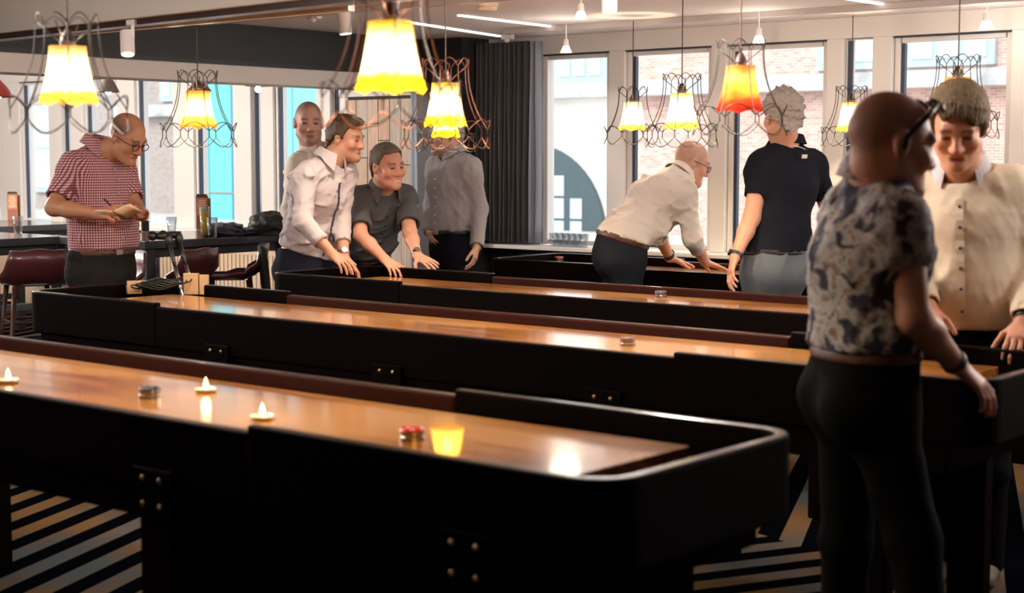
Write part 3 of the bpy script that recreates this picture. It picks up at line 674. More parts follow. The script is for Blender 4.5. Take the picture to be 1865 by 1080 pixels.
lump('folded_jacket', at_z(520, 400, zT), (.10, .12, .09), m_blk, 'black bag on the table right behind the man in white', 6)
# plywood blocks and angled stands at the end of the second table
m_ply = M('plywood', (.62, .40, .22), .6, bump=(20, .1, (1, 1, 8)))
def ply(px, py, w, h, yaw, label, extra=False):
    b = at_z(px, py, ZP); o = empty('plywood_block', b, YAW+yaw)
    MB().box(-w/2, w/2, -.012, .012, 0, h).build('front_board', m_ply, o, bevel=.002)
    if extra:
        MB().box(w/2+.006, w/2+.05, -.014, .01, 0, h*.93).build('side_board', m_ply, o, bevel=.002)
        MB().box(w/2-.0, w/2+.006, .0, .01, 0, h*.9).build('joint_strip', m_black, o)
    else:
        MB().tube([(.01+.014*math.cos(a), -.0125, h*.45+.018*math.sin(a)) for a in [2*math.pi*i/16 for i in range(16)]], .0018, 6, closed=True).build('round_mark', M('ply_mark', (.25, .12, .05), .7), o)
        MB().box(-w/2, w/2, .012, .05, 0, h*.6).build('foot', m_ply, o, bevel=.002)
    tag(o, label, 'block', 'plywood blocks')
ply(245, 535, .07, .065, .35, 'low plywood block marked with a circle on the second table')
ply(349, 536, .075, .105, -.1, 'upright pair of plywood boards on the second table', True)
m_rod = M('bright_steel', (.6, .6, .6), .25, metal=1); m_grip = M('black_plastic', (.01, .01, .011), .35)
def stand(xt, yt, xb, yb, t, label):
    a, b = at(xt, yt, t), at(xb, yb, t-.1); o = empty('angled_stand', b); a, b = a-b, b-b; d = (b-a); ml = a+d*.72
    MB().tube([a, a+d*.45, ml], [.014, .011, .009], 8).build('upper_tube', m_grip, o, smooth=True)
    MB().tube([ml, b, b+d*.6], .011, 8).build('lower_tube', m_rod, o, smooth=True)
    MB().tube([a-RC*.07, a-RC*.03, a+RC*.015], [.017, .02, .02], 10).build('grip', m_grip, o, smooth=True)
    MB().ball(a-RC*.075, .024).build('grip_knob', m_grip, o, smooth=True)
    MB().ball(a+d*.12, (.022, .022, .04)).build('clamp', m_grip, o, smooth=True)
    tag(o, label, 'stand', 'angled black stands')
stand(305, 430, 326, 512, 7.9, 'left black and silver angled stand at the end of the second table')
stand(324, 428, 345, 505, 7.95, 'right black and silver angled stand at the end of the second table')
g = MB(); random.seed(3)
for k in range(6):
    c = at(272+k*5, 522-k, 7.75); pts = [c+RC*(.09*math.cos(a)+.01*k)+UP*(.012*math.sin(2*a)+.004*k)+FW*.05*math.sin(a) for a in [2*math.pi*i/20 for i in range(20)]]
    g.tube(pts, .004, 5, closed=True)
tag(g.build('cable_coil', m_grip, smooth=True), 'black cable coil on the left end of the second table', 'cable')
# upturned glasses on the window sill
random.seed(5)
gb = None
for i in range(12):
    px = 1008+i*5.2; x_ = float(at_y(px, 440, YW-.07-.03*(i % 2))[0])
    if gb is None: gb = tumbler((x_, YW-.07, SILL), .03, .09, 'clear glass', z=SILL+.001); o = gb
    else: o = copy_tree(gb); o.location = (x_, YW-.06-.045*(i % 2), SILL+.001)
    o.name = 'sill_glass'; tag(o, 'clear tumbler in the row on the window sill by the curtain', 'glass', 'tumblers on the window sill')
# added fill lamps, unseen above the frame, to brighten the room
for i_, (x_, y_, w_) in enumerate(((-4.3, 2.5, 36), (-5.9, 2.3, 45), (-3.3, 4.6, 80), (-1.0, 5.6, 45), (-.8, 6.8, 70), (-1.4, 7.6, 40), (-8.3, 2.6, 90), (-11.5, 4.0, 200), (-10.6, 5.6, 280))):
    cl = empty('fill_lamp', (x_, y_, CEIL)); tag(cl, 'added round fill lamp, unseen above the camera side', 'lamp', 'added fill lamps by the camera')
    MB().lathe([(.02, 0), (.02, -.02), (.05, -.03), (.06, -.05), (.05, -.06), (0, -.065)], n=24).build('fitting', m_sp, cl, smooth=True)
    MB().lathe([(.05, -.05), (.09, -.1), (.05, -.15), (0, -.16)], n=20).build('diffuser', M('fill_diffuser', (1, .9, .75), .5, emit=(1, .8, .58), es=2), cl, smooth=True)
    lp = light('fill_lamp_light', 'POINT', (0, 0, -.30), w_, (1, .90, .82), size=.1); lp.parent = cl
# ------------------------------------------------------------------ figures: smooth signed-distance bodies turned into meshes
F32 = np.float32
def nv(v): v = np.asarray(v, float); return v/(np.linalg.norm(v) or 1)
class Sdf:
    def __init__(s): s.ops = []; s.lo = np.full(3, 1e9); s.hi = np.full(3, -1e9)
    def _bb(s, c, r): s.lo = np.minimum(s.lo, np.asarray(c)-r); s.hi = np.maximum(s.hi, np.asarray(c)+r)
    def seg(s, p0, p1, r0, r1=None, k=.02, op='u', right=None, b0=None, b1=None):
        p0, p1 = np.asarray(p0, float), np.asarray(p1, float); r1 = r0 if r1 is None else r1
        if op == 'u':
            R = max(r0, r1, b0 or 0, b1 or 0)+.02; s._bb(p0, R); s._bb(p1, R)
        ba = p1-p0; L2 = float(ba@ba) or 1e-9
        if right is None:
            def f(P):
                pa = P-p0.astype(F32); h = np.clip(pa@(ba/L2).astype(F32), 0, 1); q = pa-h[:, None]*ba.astype(F32)
                return np.sqrt(np.einsum('ij,ij->i', q, q))-(r0+(r1-r0)*h)
        else:
            A = nv(ba); R_ = nv(right-A*np.dot(right, A)); Fv = np.cross(A, R_); B = np.stack([R_, Fv, A]).astype(F32)
            b1_ = b0 if b1 is None else b1
            def f(P):
                pa = P-p0.astype(F32); h = np.clip(pa@(ba/L2).astype(F32), 0, 1); q = (pa-h[:, None]*ba.astype(F32))@B.T
                a = r0+(r1-r0)*h; b = b0+(b1_-b0)*h; m = np.minimum(a, b)
                return (np.sqrt((q[:, 0]/a)**2+(q[:, 1]/b)**2+(q[:, 2]/m)**2)-1)*m
        s.ops.append((op, f, k)); return s
    def ell(s, c, ax, r, k=.02, op='u'):
        c = np.asarray(c, float); ax = np.asarray(ax).astype(F32); r = np.asarray(r, float).astype(F32); m = float(r.min())
        if op == 'u': s._bb(c, float(r.max())+.02)
        s.ops.append((op, lambda P: (np.sqrt((((P-c.astype(F32))@ax.T/r)**2).sum(1))-1)*m, k)); return s
    def ball(s, c, r, k=.02, op='u'): return s.seg(c, np.asarray(c)+1e-6, r, r, k, op)
    def cut(s, c, n, k=0.):                     # keeps the side against n
        c, n = np.asarray(c, float).astype(F32), nv(n).astype(F32); s.ops.append(('i', lambda P: (P-c)@n, k)); return s
    def fn(s, f, op='i', k=0.): s.ops.append((op, f, k)); return s
    def wrinkle(s, amp, seed, freq=(18, 45), squash=(1, 1, 1)):
        r = np.random.RandomState(seed); K = r.normal(0, 1, (7, 3)); K *= (r.uniform(*freq, 7)/np.linalg.norm(K, axis=1))[:, None]; K = (K*np.array(squash)).astype(F32); ph = r.uniform(0, 6.28, 7).astype(F32)
        def f(P):
            w = P+.02*np.sin(P[:, [1, 2, 0]]*14+ph[:3]); a = np.sin(w@K.T+ph); return amp*np.minimum(((1-np.abs(a[:, :5]))**2).mean(1)*-3+.5, .08)*(1+.8*a[:, 5])
        s.ops.append(('n', f, amp*3)); return s
    @staticmethod
    def comb(d, dp, op, k):
        if op == 'u':
            if k <= 0: return np.minimum(d, dp)
            h = np.maximum(k-np.abs(d-dp), 0)/k; return np.minimum(d, dp)-h*h*k*.25
        if op == 's':
            if k <= 0: return np.maximum(d, -dp)
            h = np.maximum(k-np.abs(d+dp), 0)/k; return np.maximum(d, -dp)+h*h*k*.25
        if op == 'i':
            if k <= 0: return np.maximum(d, dp)
            h = np.maximum(k-np.abs(d-dp), 0)/k; return np.maximum(d, dp)+h*h*k*.25
        return d+dp
    def val(s, P):
        P = np.asarray(P, float).astype(F32); d = np.full(len(P), 1e3, F32)
        for op, f, k in s.ops: d = s.comb(d, f(P), op, k)
        return d
    def mesh(s, h):
        B = 8; lo = s.lo-2*h; n = np.ceil((s.hi+2*h-lo)/(h*B)).astype(int); hd = h*B*.87
        ii = np.stack(np.meshgrid(*[np.arange(q) for q in n], indexing='ij'), -1).reshape(-1, 3)
        cen = (lo+(ii+.5)*h*B).astype(F32); dc = s.val(cen)
        keep = np.abs(dc) < hd*1.25+.012
        D = np.where(dc < 0, -1., 1.).astype(F32).reshape(n)
        D = np.repeat(np.repeat(np.repeat(D, B, 0), B, 1), B, 2); D = np.pad(D, ((0, 1),)*3, constant_values=1.)
        bi = ii[keep]; cb = cen[keep]
        loc = np.stack(np.meshgrid(*[np.arange(B+1)]*3, indexing='ij'), -1).reshape(-1, 3); nl = len(loc)
        base = (lo+bi*h*B).astype(F32); off = (loc*h).astype(F32)
        V = np.full((len(bi), nl), 1e3, F32)
        for op, f, k in s.ops:
            if op in 'us':
                m = np.where(f(cb) < hd*1.15+k+.03)[0]
            else: m = np.arange(len(bi))
            for j in range(0, len(m), 600):
                q = m[j:j+600]; P = (base[q][:, None, :]+off[None]).reshape(-1, 3)
                V[q] = s.comb(V[q].reshape(-1), f(P), op, k).reshape(len(q), nl)
        gx = (bi*B)[:, None, :]+loc[None]
        D[gx[..., 0], gx[..., 1], gx[..., 2]] = V
        return surface_nets(D, lo, h)
def surface_nets(D, lo, h):
    I = (D < 0); c = np.zeros(tuple(q-1 for q in D.shape), np.uint8)
    for a in (0, 1):
        for b in (0, 1):
            for e in (0, 1): c += I[a:a+c.shape[0], b:b+c.shape[1], e:e+c.shape[2]]
    act = np.argwhere((c > 0) & (c < 8)); idx = np.full(c.shape, -1, np.int32); idx[tuple(act.T)] = np.arange(len(act))
    acc = np.zeros((len(act), 3)); cnt = np.zeros(len(act)); O = [(0, 0, 0), (1, 0, 0), (0, 1, 0), (1, 1, 0), (0, 0, 1), (1, 0, 1), (0, 1, 1), (1, 1, 1)]
    vals = [D[act[:, 0]+o[0], act[:, 1]+o[1], act[:, 2]+o[2]] for o in O]
    for a in range(8):
        for b in range(a+1, 8):
            if sum(abs(O[a][q]-O[b][q]) for q in range(3)) != 1: continue
            va, vb = vals[a], vals[b]; m = (va < 0) != (vb < 0); t = va[m]/(va[m]-vb[m])
            acc[m] += np.array(O[a])+(np.array(O[b])-np.array(O[a]))*t[:, None]; cnt[m] += 1
    V = lo+(act+acc/cnt[:, None])*h
    Q = []
    for ax in range(3):
        sl0 = [slice(None)]*3; sl1 = [slice(None)]*3; sl0[ax] = slice(0, -1); sl1[ax] = slice(1, None)
        e = np.argwhere(I[tuple(sl0)] != I[tuple(sl1)]); u, w = [(1, 2), (2, 0), (0, 1)][ax]
        e = e[(e[:, u] > 0) & (e[:, w] > 0) & (e[:, u] < D.shape[u]-1) & (e[:, w] < D.shape[w]-1)]
        du = np.zeros(3, int); du[u] = 1; dw = np.zeros(3, int); dw[w] = 1
        q = np.stack([idx[tuple((e-x).T)] for x in (0*du, du, du+dw, dw)], 1)
        fl = I[tuple(e.T)]; q[~fl] = q[~fl][:, ::-1]; Q.append(q)
    Q = np.concatenate(Q); Q = Q[(Q >= 0).all(1)]
    return V, Q
def mesh_obj(name, V, Q, mat, parent, origin, col=None):
    me = bpy.data.meshes.new(name); V = (V-np.asarray(origin)).astype(F32)
    me.vertices.add(len(V)); me.vertices.foreach_set('co', V.ravel()); me.loops.add(len(Q)*4); me.loops.foreach_set('vertex_index', Q.astype(np.int32).ravel())
    me.polygons.add(len(Q)); me.polygons.foreach_set('loop_start', np.arange(0, len(Q)*4, 4, dtype=np.int32)); me.polygons.foreach_set('use_smooth', np.ones(len(Q), bool))
    me.update(calc_edges=True); me.materials.append(mat)
    if col is not None:
        at_ = me.color_attributes.new('tint', 'FLOAT_COLOR', 'POINT'); at_.data.foreach_set('color', np.c_[col, np.ones(len(col))].astype(F32).ravel())
    o = bpy.data.objects.new(name, me); COL.objects.link(o)
    if parent: o.parent = parent
    return o
# ---- materials for skin and cloth
m_skin = M('skin', (.6, .35, .25), .48, spec=.35, bump=(90, .06))
_a = nodes(m_skin)[0].new('ShaderNodeVertexColor'); _a.layer_name = 'tint'; setcol(m_skin, _a.outputs[0])
m_skin.node_tree.nodes['Principled BSDF'].inputs['Subsurface Weight'].default_value = .0
def cloth(name, col, rough=.8, bump=.35, scale=9, stretch=(1, 1, .5)): return M(name, col, rough, spec=.25 if max(col) > .05 else .04, bump=(scale, bump, stretch))
m_lens = m_glass; m_frame = M('spectacle_frame', (.012, .01, .01), .3); m_strap = M('watch_strap', (.015, .014, .016), .4); m_steel = M('watch_steel', (.55, .48, .4), .25, metal=1)
m_leather = M('brown_leather', (.085, .027, .012), .45); m_bleather = M('black_leather', (.012, .01, .01), .4)
def face_dir(psi, pitch=0.):
    f = -FW*math.cos(math.radians(psi))+RC*math.sin(math.radians(psi)); p = math.radians(pitch)
    return nv(f*math.cos(p)+UP*math.sin(p)), nv(UP*math.cos(p)-f*math.sin(p))
def head_frame(c, psi, pitch=0., roll=0.):
    f, u = face_dir(psi, pitch); r = np.cross(f, u); a = math.radians(roll)
    r2 = r*math.cos(a)+u*math.sin(a); u2 = u*math.cos(a)-r*math.sin(a)
    return np.asarray(c, float), np.stack([r2, f, u2])          # rows: right, forward, up
def head_sdf(S_, HC, HA, s, neck, smile=False, ks=1.):
    T = lambda *p: HC+s*(np.array(p)@HA)
    S_.ell(T(0, -.012, .035), HA, np.array((.0755, .097, .086))*s, .01)
    S_.ell(T(0, .022, -.035), HA, np.array((.061, .070, .085))*s, .03)
    for q in (-1, 1): S_.seg(T(q*.047, .005, -.058), T(q*.012, .072, -.095), .026*s, .019*s, .03)
    S_.ball(T(0, .078, -.094), .019*s, .02)
    S_.seg(T(-.038, .078, .026), T(.038, .078, .026), .013*s, None, .02)
    for q in (-1, 1):
        S_.ball(T(q*.033, .104, .004), .016*s, .018, 's')
        S_.ball(T(q*.032, .074, .003), .0145*s, .005)
        S_.ball(T(q*.044, .062, -.024), (.026 if smile else .022)*s, .025)
        S_.ell(T(q*.079, -.010, -.002), HA, np.array((.010, .019, .033))*s, .01)
        S_.ball(T(q*.087, -.004, .0), .008*s, .008, 's')
        S_.ball(T(q*.013, .097, -.033), .010*s, .01)
    S_.seg(T(0, .084, .014), T(0, .108, -.028), .0085*s, .0125*s, .014)
    S_.seg(T(-.019, .082, -.061), T(.019, .082, -.061), .0075*s, None, .008); S_.seg(T(-.015, .081, -.073), T(.015, .081, -.073), .0085*s, None, .008)
    S_.seg(T(-.024, .094, -.0665), T(.024, .094, -.0665), .0035*s, None, .004, 's')
    S_.seg(T(0, -.03, -.05), neck, .056*s, .062*s, .03)
def head_tint(V, col, HC, HA, s, skin, o):
    L = ((V-HC)@HA.T)/s; x, y, z = np.abs(L[:, 0]), L[:, 1], L[:, 2]; near = (np.abs(L) < (.12, .16, .16)).all(1)
    sm = lambda d, w: np.clip(.5-d/w, 0, 1)[:, None]*near[:, None]
    def mix(m, c, a=1.): col[:] = col*(1-m*a)+np.array(c)*m*a
    mix(sm(np.hypot(x-.045, z+.025)-.03, .05)*(y > .02)[:, None], np.array(skin)*(1.08, .84, .8), .4)        # cheeks
    mix(sm(np.hypot(x, z+.03)-.016, .02)*(y > .09)[:, None], np.array(skin)*(1.1, .75, .7), .6)
    mix(sm(np.sqrt((x/1.6)**2+(z+.067)**2)-.012, .01)*(y > .06)[:, None], np.array(skin)*(.85, .5, .5), .8)      # lips
    mix(sm(np.maximum(np.abs(z+.0665)-.0028, x-.021), .005)*(y > .06)[:, None], (.10, .03, .03) if not o.get('smile') else (.75, .68, .6), .9)
    if o.get('beard'): mix(sm(-.045-(-z)+.0, .05)*0+sm(np.maximum(z+.045, -.02-y), .04)*(z < -.03)[:, None], o['beard'], o.get('beard_a', .45))
    mix(sm(np.maximum(np.abs(z-.029)-.0055, np.abs(x-.033)-.019), .006)*(y > .06)[:, None], o.get('brow', (.10, .06, .04)), .75)
    mix(sm(np.maximum(np.abs(z-.004)-.0055, np.abs(x-.032)-.014), .005)*(y > .06)[:, None], (.02, .012, .012), .95)  # eyes
    if o.get('stubble') is not None:                                 # cropped hair: sides and back, optionally the crown
        zl = np.where(y > .03, .03+(y-.03)*1.2, np.where(y > -.03, .03-(.03-y)*.4, .0-(-.03-y)*.75))
        m = sm(zl-z, .03)*sm(y-.055, .03)*((x < .085) | (z > .03))[:, None]
        if o.get('bald', True): m = m*sm(z-(.085 if not o.get('full') else .2), .05)
        mix(m, o['stubble'], o.get('stub_a', .7))
def hand_sdf(S_, w, d, nrm, s, side, curl=(.25, .3, .2), spread=.12, thumb=.9, pinch=0.):
    """w wrist, d finger direction, nrm back-of-hand normal, side +1 thumb toward d x nrm"""
    d = nv(d); nrm = nv(nrm-d*np.dot(nrm, d)); r = np.cross(d, nrm)*side      # r: toward the thumb
    kn = w+d*.088*s
    S_.seg(w-d*.01*s, kn-d*.012*s, .030*s, .041*s, .015, right=r, b0=.020*s, b1=.014*s)
    for i, (o, L, rr) in enumerate(((.030, .078, .0088), (.010, .086, .0090), (-.011, .080, .0086), (-.031, .064, .0078))):
        a = spread*(1.2-i*.8); fd = nv(d+r*a); p = kn+r*o*s+d*(-.006*abs(i-1)*s); th = 0; R = rr*s
        for q, (f, c) in enumerate(zip((.45, .31, .24), curl)):
            th += c*(1+.12*i); dd = fd*math.cos(th)-nrm*math.sin(th); p2 = p+dd*L*f*s; S_.seg(p, p2, R, R*.93, .004); p = p2; R *= .93
    tb = w+d*.028*s+r*.026*s-nrm*.006*s; t1 = nv(d*.62+r*thumb-nrm*.25); t2 = nv(d*.85+r*thumb*.55-nrm*(.35+pinch)); p1 = tb+t1*.04*s; p2 = p1+t2*.033*s
    S_.seg(tb, p1, .0145*s, .011*s, .012); S_.seg(p1, p2, .0108*s, .0095*s, .004); S_.seg(p2, p2+nv(t2+d*.3)*.024*s, .0095*s, .0082*s, .003)
def ring(p, d, r, w, h, mat, name, parent, origin, nrm=None, dial=None):
    d = nv(d); u = nv(np.cross(d, UP if abs(d[2]) < .9 else RC)); v_ = np.cross(d, u); mb = MB(); n_ = 20
    prof = [(r, -w/2), (r+h, -w/2), (r+h, w/2), (r, w/2)]; vs = []
    for k in range(n_):
        a = 2*math.pi*k/n_; e = u*math.cos(a)+v_*math.sin(a); vs += [np.asarray(p)-origin+e*q[0]+d*q[1] for q in prof]
    mb.add(vs, [(k*4+i, k*4+(i+1) % 4, ((k+1) % n_)*4+(i+1) % 4, ((k+1) % n_)*4+i) for k in range(n_) for i in range(4)])
    o = mb.build(name, mat, parent, smooth=False)
    if dial is not None:
        nn = nv(np.asarray(nrm)-d*np.dot(nrm, d)); q = np.asarray(p)-origin+nn*(r+h*.5)
        MB().tube([q, q+nn*.009], .017, 16).build('watch_face', dial, o)
    return o
def collar(S_, base, ax, r, mat, parent, origin, s=1., open_=.5, tip=.045, name='collar', hgt=.03):
    """folded shirt collar round the neck; ax rows right, forward, up of the neck"""
    R_, Fv, U = ax; rows = [[], [], [], []]; n_ = 30
    for i in range(n_+1):
        a = math.radians(-(180-open_*28)+(360-open_*56)*i/n_)+math.pi/2+math.pi    # starts at the front, goes round the back
        e = R_*math.cos(a)+Fv*math.sin(a); fr = max(0, math.sin(a)); end = max(0, 1-min(i, n_-i)/5)
        dz = -.010*fr*s
        rows[0].append(base+e*(r*.99)+U*(.000*s+dz)); rows[1].append(base+e*(r*1.03)+U*(hgt*s+dz))
        rows[2].append(base+e*(r*1.13)+U*((hgt-.004)*s+dz)); rows[3].append(base+e*(r*(1.40+.25*end+.10*fr))+U*(-.014*s-tip*s*end*.8+dz))
    rows = [[p-origin for p in q] for q in rows]
    return MB().grid(rows).build(name, mat, parent, smooth=False, solid=.004)
def glasses(HC, HA, s, parent, origin, mat, up=False):
    T = lambda *p: HC+s*(np.array(p)@HA)-origin; mb = MB(); z0, y0 = (.004, .102) if not up else (.0, .0)
    if up: T0 = T; cu, su = math.cos(.95), math.sin(.95); T = lambda x, y, z: T0(x, (y-.0)*cu-(z)*su+.005, (y)*su+(z)*cu+.012)
    fr = MB()
    for q in (-1, 1):
        pts = [T(q*.034+.024*math.cos(a)*(1 if abs(math.cos(a)) < .8 else .95), y0 if not up else .108, z0-.004+.018*math.sin(a)) for a in [2*math.pi*i/16 for i in range(16)]]
        fr.tube(pts, (.0022 if not up else .005)*s, 6, closed=True)
        fr.tube([T(q*.058, y0-.002 if not up else .106, z0+.004), T(q*.078, .06, .008), T(q*.083, .0, .010), T(q*.082, -.025, -.004)], (.0022 if not up else .0065)*s, 6)
        ln = MB(); ln.add([T(q*.034+.023*math.cos(a), (y0 if not up else .108), z0-.004+.017*math.sin(a)) for a in [2*math.pi*i/16 for i in range(16)]], [tuple(range(16))])
        ln.build('lens', mat if up else m_glass, parent)
    fr.tube([T(-.011, y0 if not up else .109, z0+.004), T(0, y0+.003 if not up else .111, z0+.007), T(.011, y0 if not up else .109, z0+.004)], .002*s, 6)
    return fr.build('sunglasses' if up else 'glasses', m_frame, parent, smooth=True)
def person(label, sh, J, head, skin, shirt, pants, o):
    """J: world joints; head=(centre, psi, pitch, roll); shirt/pants materials; o: options"""
    s = o.get('s', 1.); org = np.array([*J['pelvis'][:2], 0.])
    HC, HA = head_frame(*head); R = nv(J['sR']-J['sL']); PR = nv(o.get('pr', R)); sc = J['chest']; pv = J['pelvis']
    up = nv(sc-pv); fw = nv(np.cross(up, R)); pf = np.cross(UP, PR)
    nk = J.get('neck', sc+up*.045*s-fw*.0); wst = J.get('waist', pv+(sc-pv)*.32)
    gA, gB = o.get('girth', (1., 1.)); nkb = sc+up*.02*s
    def torso(S_, e, shoulders=True):
        S_.seg(pv-UP*.03, pv+UP*.05, (.158+e)*s*gA, (.155+e)*s*gA, .05, right=PR, b0=(.112+e)*s*gB, b1=(.108+e)*s*gB)
        S_.seg(pv+UP*.04, wst, (.150+e)*s*gA, (.150+e)*s*gA, .06, right=nv(PR+R), b0=(.108+e)*s*gB, b1=(.112+e)*s*gB)
        mid = wst+(sc-wst)*.62
        S_.seg(wst, mid, (.150+e)*s*gA, (.172+e)*s, .06, right=R, b0=(.112+e)*s*gB, b1=(.118+e)*s)
        S_.seg(mid, sc-up*.01, (.172+e)*s, (.135+e)*s, .06, right=R, b0=(.118+e)*s, b1=(.075+e)*s)
        if o.get('belly'): S_.ell(wst+fw*.05*s+up*.0, np.stack([R, fw, up]), np.array((.13+e, .10+e, .14+e))*s*o['belly'], .08)
        for q in ('sR', 'sL'):
            S_.ball(J[q], (.052+e*.8)*s, .05); S_.seg(nkb+up*.03*s, J[q]+up*.006*s, (.040+e*.5)*s, (.042+e*.6)*s, .05)
            S_.seg(sc-up*.06*s, J[q]-up*.05*s, (.065+e*.6)*s, (.045+e)*s, .06)
    # --- skin body: head, neck, torso, arms and hands in one surface
    B = Sdf(); torso(B, -.012)
    B.seg(nkb-up*.02, nkb+(HC-nkb)*.4, .066*s, .058*s, .03)
    hs = s*o.get('hs', 1.03); head_sdf(B, HC, HA, hs, nkb+(HC-nkb)*.35, o.get('smile'))
    for q in 'RL':
        e_, w_ = J['e'+q], J['w'+q]; sp = J['s'+q]
        B.seg(sp, e_, .052*s, .042*s, .03); B.seg(e_, e_+(w_-e_)*.35, .042*s, .041*s, .02); B.seg(e_+(w_-e_)*.35, w_, .041*s, .026*s, .02)
        h = o['h'+q]; hand_sdf(B, w_, h['d'], h['n'], s*h.get('s', 1.), h.get('side', -1 if q == 'R' else 1), h.get('curl', (.25, .3, .2)), h.get('spread', .1), h.get('thumb', .8), h.get('pinch', 0))
    V, Q = B.mesh(o.get('res', .0052)); col = np.tile(np.array(skin), (len(V), 1)).astype(float)
    wz = np.minimum(np.linalg.norm(V-J['wR'], axis=1), np.linalg.norm(V-J['wL'], axis=1)); col *= (1-.10*np.clip(1-wz/.2, 0, 1))[:, None]**np.array((0, 1., 1.))
    head_tint(V, col, HC, HA, hs, skin, o)
    body = mesh_obj('person', V, Q, m_skin, None, org, col); body.location = org; tag(body, label, 'person')
    # --- shirt
    C = Sdf(); e = o.get('ease', .014); torso(C, e)
    sl = o.get('sleeve', ('long', 1.)); hem = o.get('hem', .02); hz = pv+UP*hem
    C.wrinkle(o.get('wr', .006), o.get('seed', 1), o.get('wf', (26, 62))); C.cut(hz, nv(o.get('hemn', -UP)), .012)
    for q in 'RL':
        sp, e_, w_ = J['s'+q], J['e'+q], J['w'+q]
        if sl[0] == 'short':
            dd = nv(e_-sp); en = sp+(e_-sp)*sl[1]; K = Sdf().seg(sp, en+dd*.03, .060*s, (.060+o.get('flare', 0))*s, 0).cut(en, dd).seg(en-dd*.03, en+dd*.1, .053*s, .055*s, 0, 's'); C._bb(en, .1); C.fn(K.val, 'u', .03)
        else:
            dd = nv(w_-e_); we = e_+(w_-e_)*sl[1]; K = Sdf().seg(sp, e_, .060*s, .053*s, .03).seg(e_, we+dd*.03, .053*s, .043*s, .025).seg(we-dd*.06, we+dd*.03, .0445*s, .046*s, .006).cut(we, dd).seg(we-dd*.02, we+dd*.1, .036*s, .038*s, 0, 's'); C._bb(we, .1); C._bb(e_, .1); C.fn(K.val, 'u', .03)
    C.wrinkle(o.get('wr', .006)*.5, o.get('seed', 1)+9, (25, 60))
    ncut = nkb+up*.088*s; C.fn(lambda P, c=ncut.astype(F32), n_=nv(nv(HC-nkb)+fw*.5).astype(F32): np.where(((P-c)**2).sum(1) < (.12*s)**2, (P-c)@n_, -1.).astype(F32), 'i')
    C.seg(nkb+up*.03*s, nkb+up*.2, .056*s, .060*s, 0, 's')
    V, Q = C.mesh(o.get('cres', .0085)); mesh_obj('shirt', V, Q, shirt, body, org)
    # --- trousers
    T = Sdf(); ez = .012+o.get('pease', 0)
    T.seg(pv-UP*.05, pv+UP*.06, (.162+ez)*s*gA, (.155+ez)*s*gA, .05, right=PR, b0=(.118+ez)*s*gB, b1=(.108+ez)*s*gB)
    T.seg(pv+UP*.05, pv+UP*.05+(wst-pv)*.4, (.155+ez)*s*gA, (.150+ez)*s*gA, .04, right=PR, b0=(.108+ez)*s*gB, b1=(.106+ez)*s*gB)
    for q, sg in (('R', 1), ('L', -1)):
        hp = pv+PR*.085*s*sg-UP*.06; kn = J.get('k'+q, hp-UP*.42*s+pf*.02); an = J.get('a'+q, kn-UP*.42*s-pf*.02)
        T.seg(hp, kn, .092*s, .066*s, .05); T.seg(kn, an, .066*s, .052*s, .03); T.ball(hp-pf*.05+UP*.01, .09*s, .06)
        sm_ = MB(); toe = an+pf*.16*s
        shs = Sdf(); shs.seg(an-UP*(an[2]-.045)-pf*.05, an-UP*(an[2]-.04)+pf*.15, .046, .04, .02, right=PR, b0=.045, b1=.035); shs.seg(an-UP*(an[2]-.09), an-UP*(an[2]-.05), .045, .045, .02); shs.cut((0, 0, .0), -UP)
        Vs, Qs = shs.mesh(.012); mesh_obj('shoe', Vs, Qs, o.get('shoe', m_bleather), body, org)
    T.wrinkle(.004, o.get('seed', 1)+50, (12, 30)); wn = nv(o.get('wn', UP)); T.cut(pv+UP*o.get('waist_z', .075), wn); T.cut((0, 0, .05), -UP)
    V, Q = T.mesh(.011); mesh_obj('trousers', V, Q, pants, body, org)
    # --- belt
    if o.get('belt'):
        b = Sdf(); b.seg(pv-UP*.05, pv+UP*.06, (.168+ez)*s*gA, (.161+ez)*s*gA, .05, right=PR, b0=(.124+ez)*s*gB, b1=(.114+ez)*s*gB)
        b.seg(pv+UP*.05, pv+UP*.05+(wst-pv)*.4, (.161+ez)*s*gA, (.156+ez)*s*gA, .04, right=PR, b0=(.114+ez)*s*gB, b1=(.112+ez)*s*gB)
        bz = o.get('waist_z', .075); b.cut(pv+UP*(bz-.002), wn); b.cut(pv+UP*(bz-.002)-wn*.036, -wn); V, Q = b.mesh(.007); bo = mesh_obj('belt', V, Q, o['belt'], body, org)
        for k in range(40):
            pp = pv+UP*(bz-.02)+pf*(.08+.006*k)
            if b.val([pp])[0] > 0: break
        MB().obox(pp-org, PR, nv(np.cross(UP, PR)), UP, .022, .004, .018).build('buckle', m_steel, bo, bevel=.003)
    # --- collar, buttons, placket
    na = np.stack([R, fw, up]); col_m = o.get('collar_m', shirt)
    cu = nv(nv(HC-nkb)*.3+up*.7); cf = nv(fw-cu*np.dot(fw, cu)); ca = np.stack([np.cross(cf, cu), cf, cu])
    if o.get('collar', True): collar(C, nkb+up*.074*s+fw*.008, ca, .070*s, col_m, body, org, s, o.get('open', .6), o.get('tip', .05), hgt=o.get('ch', .036))
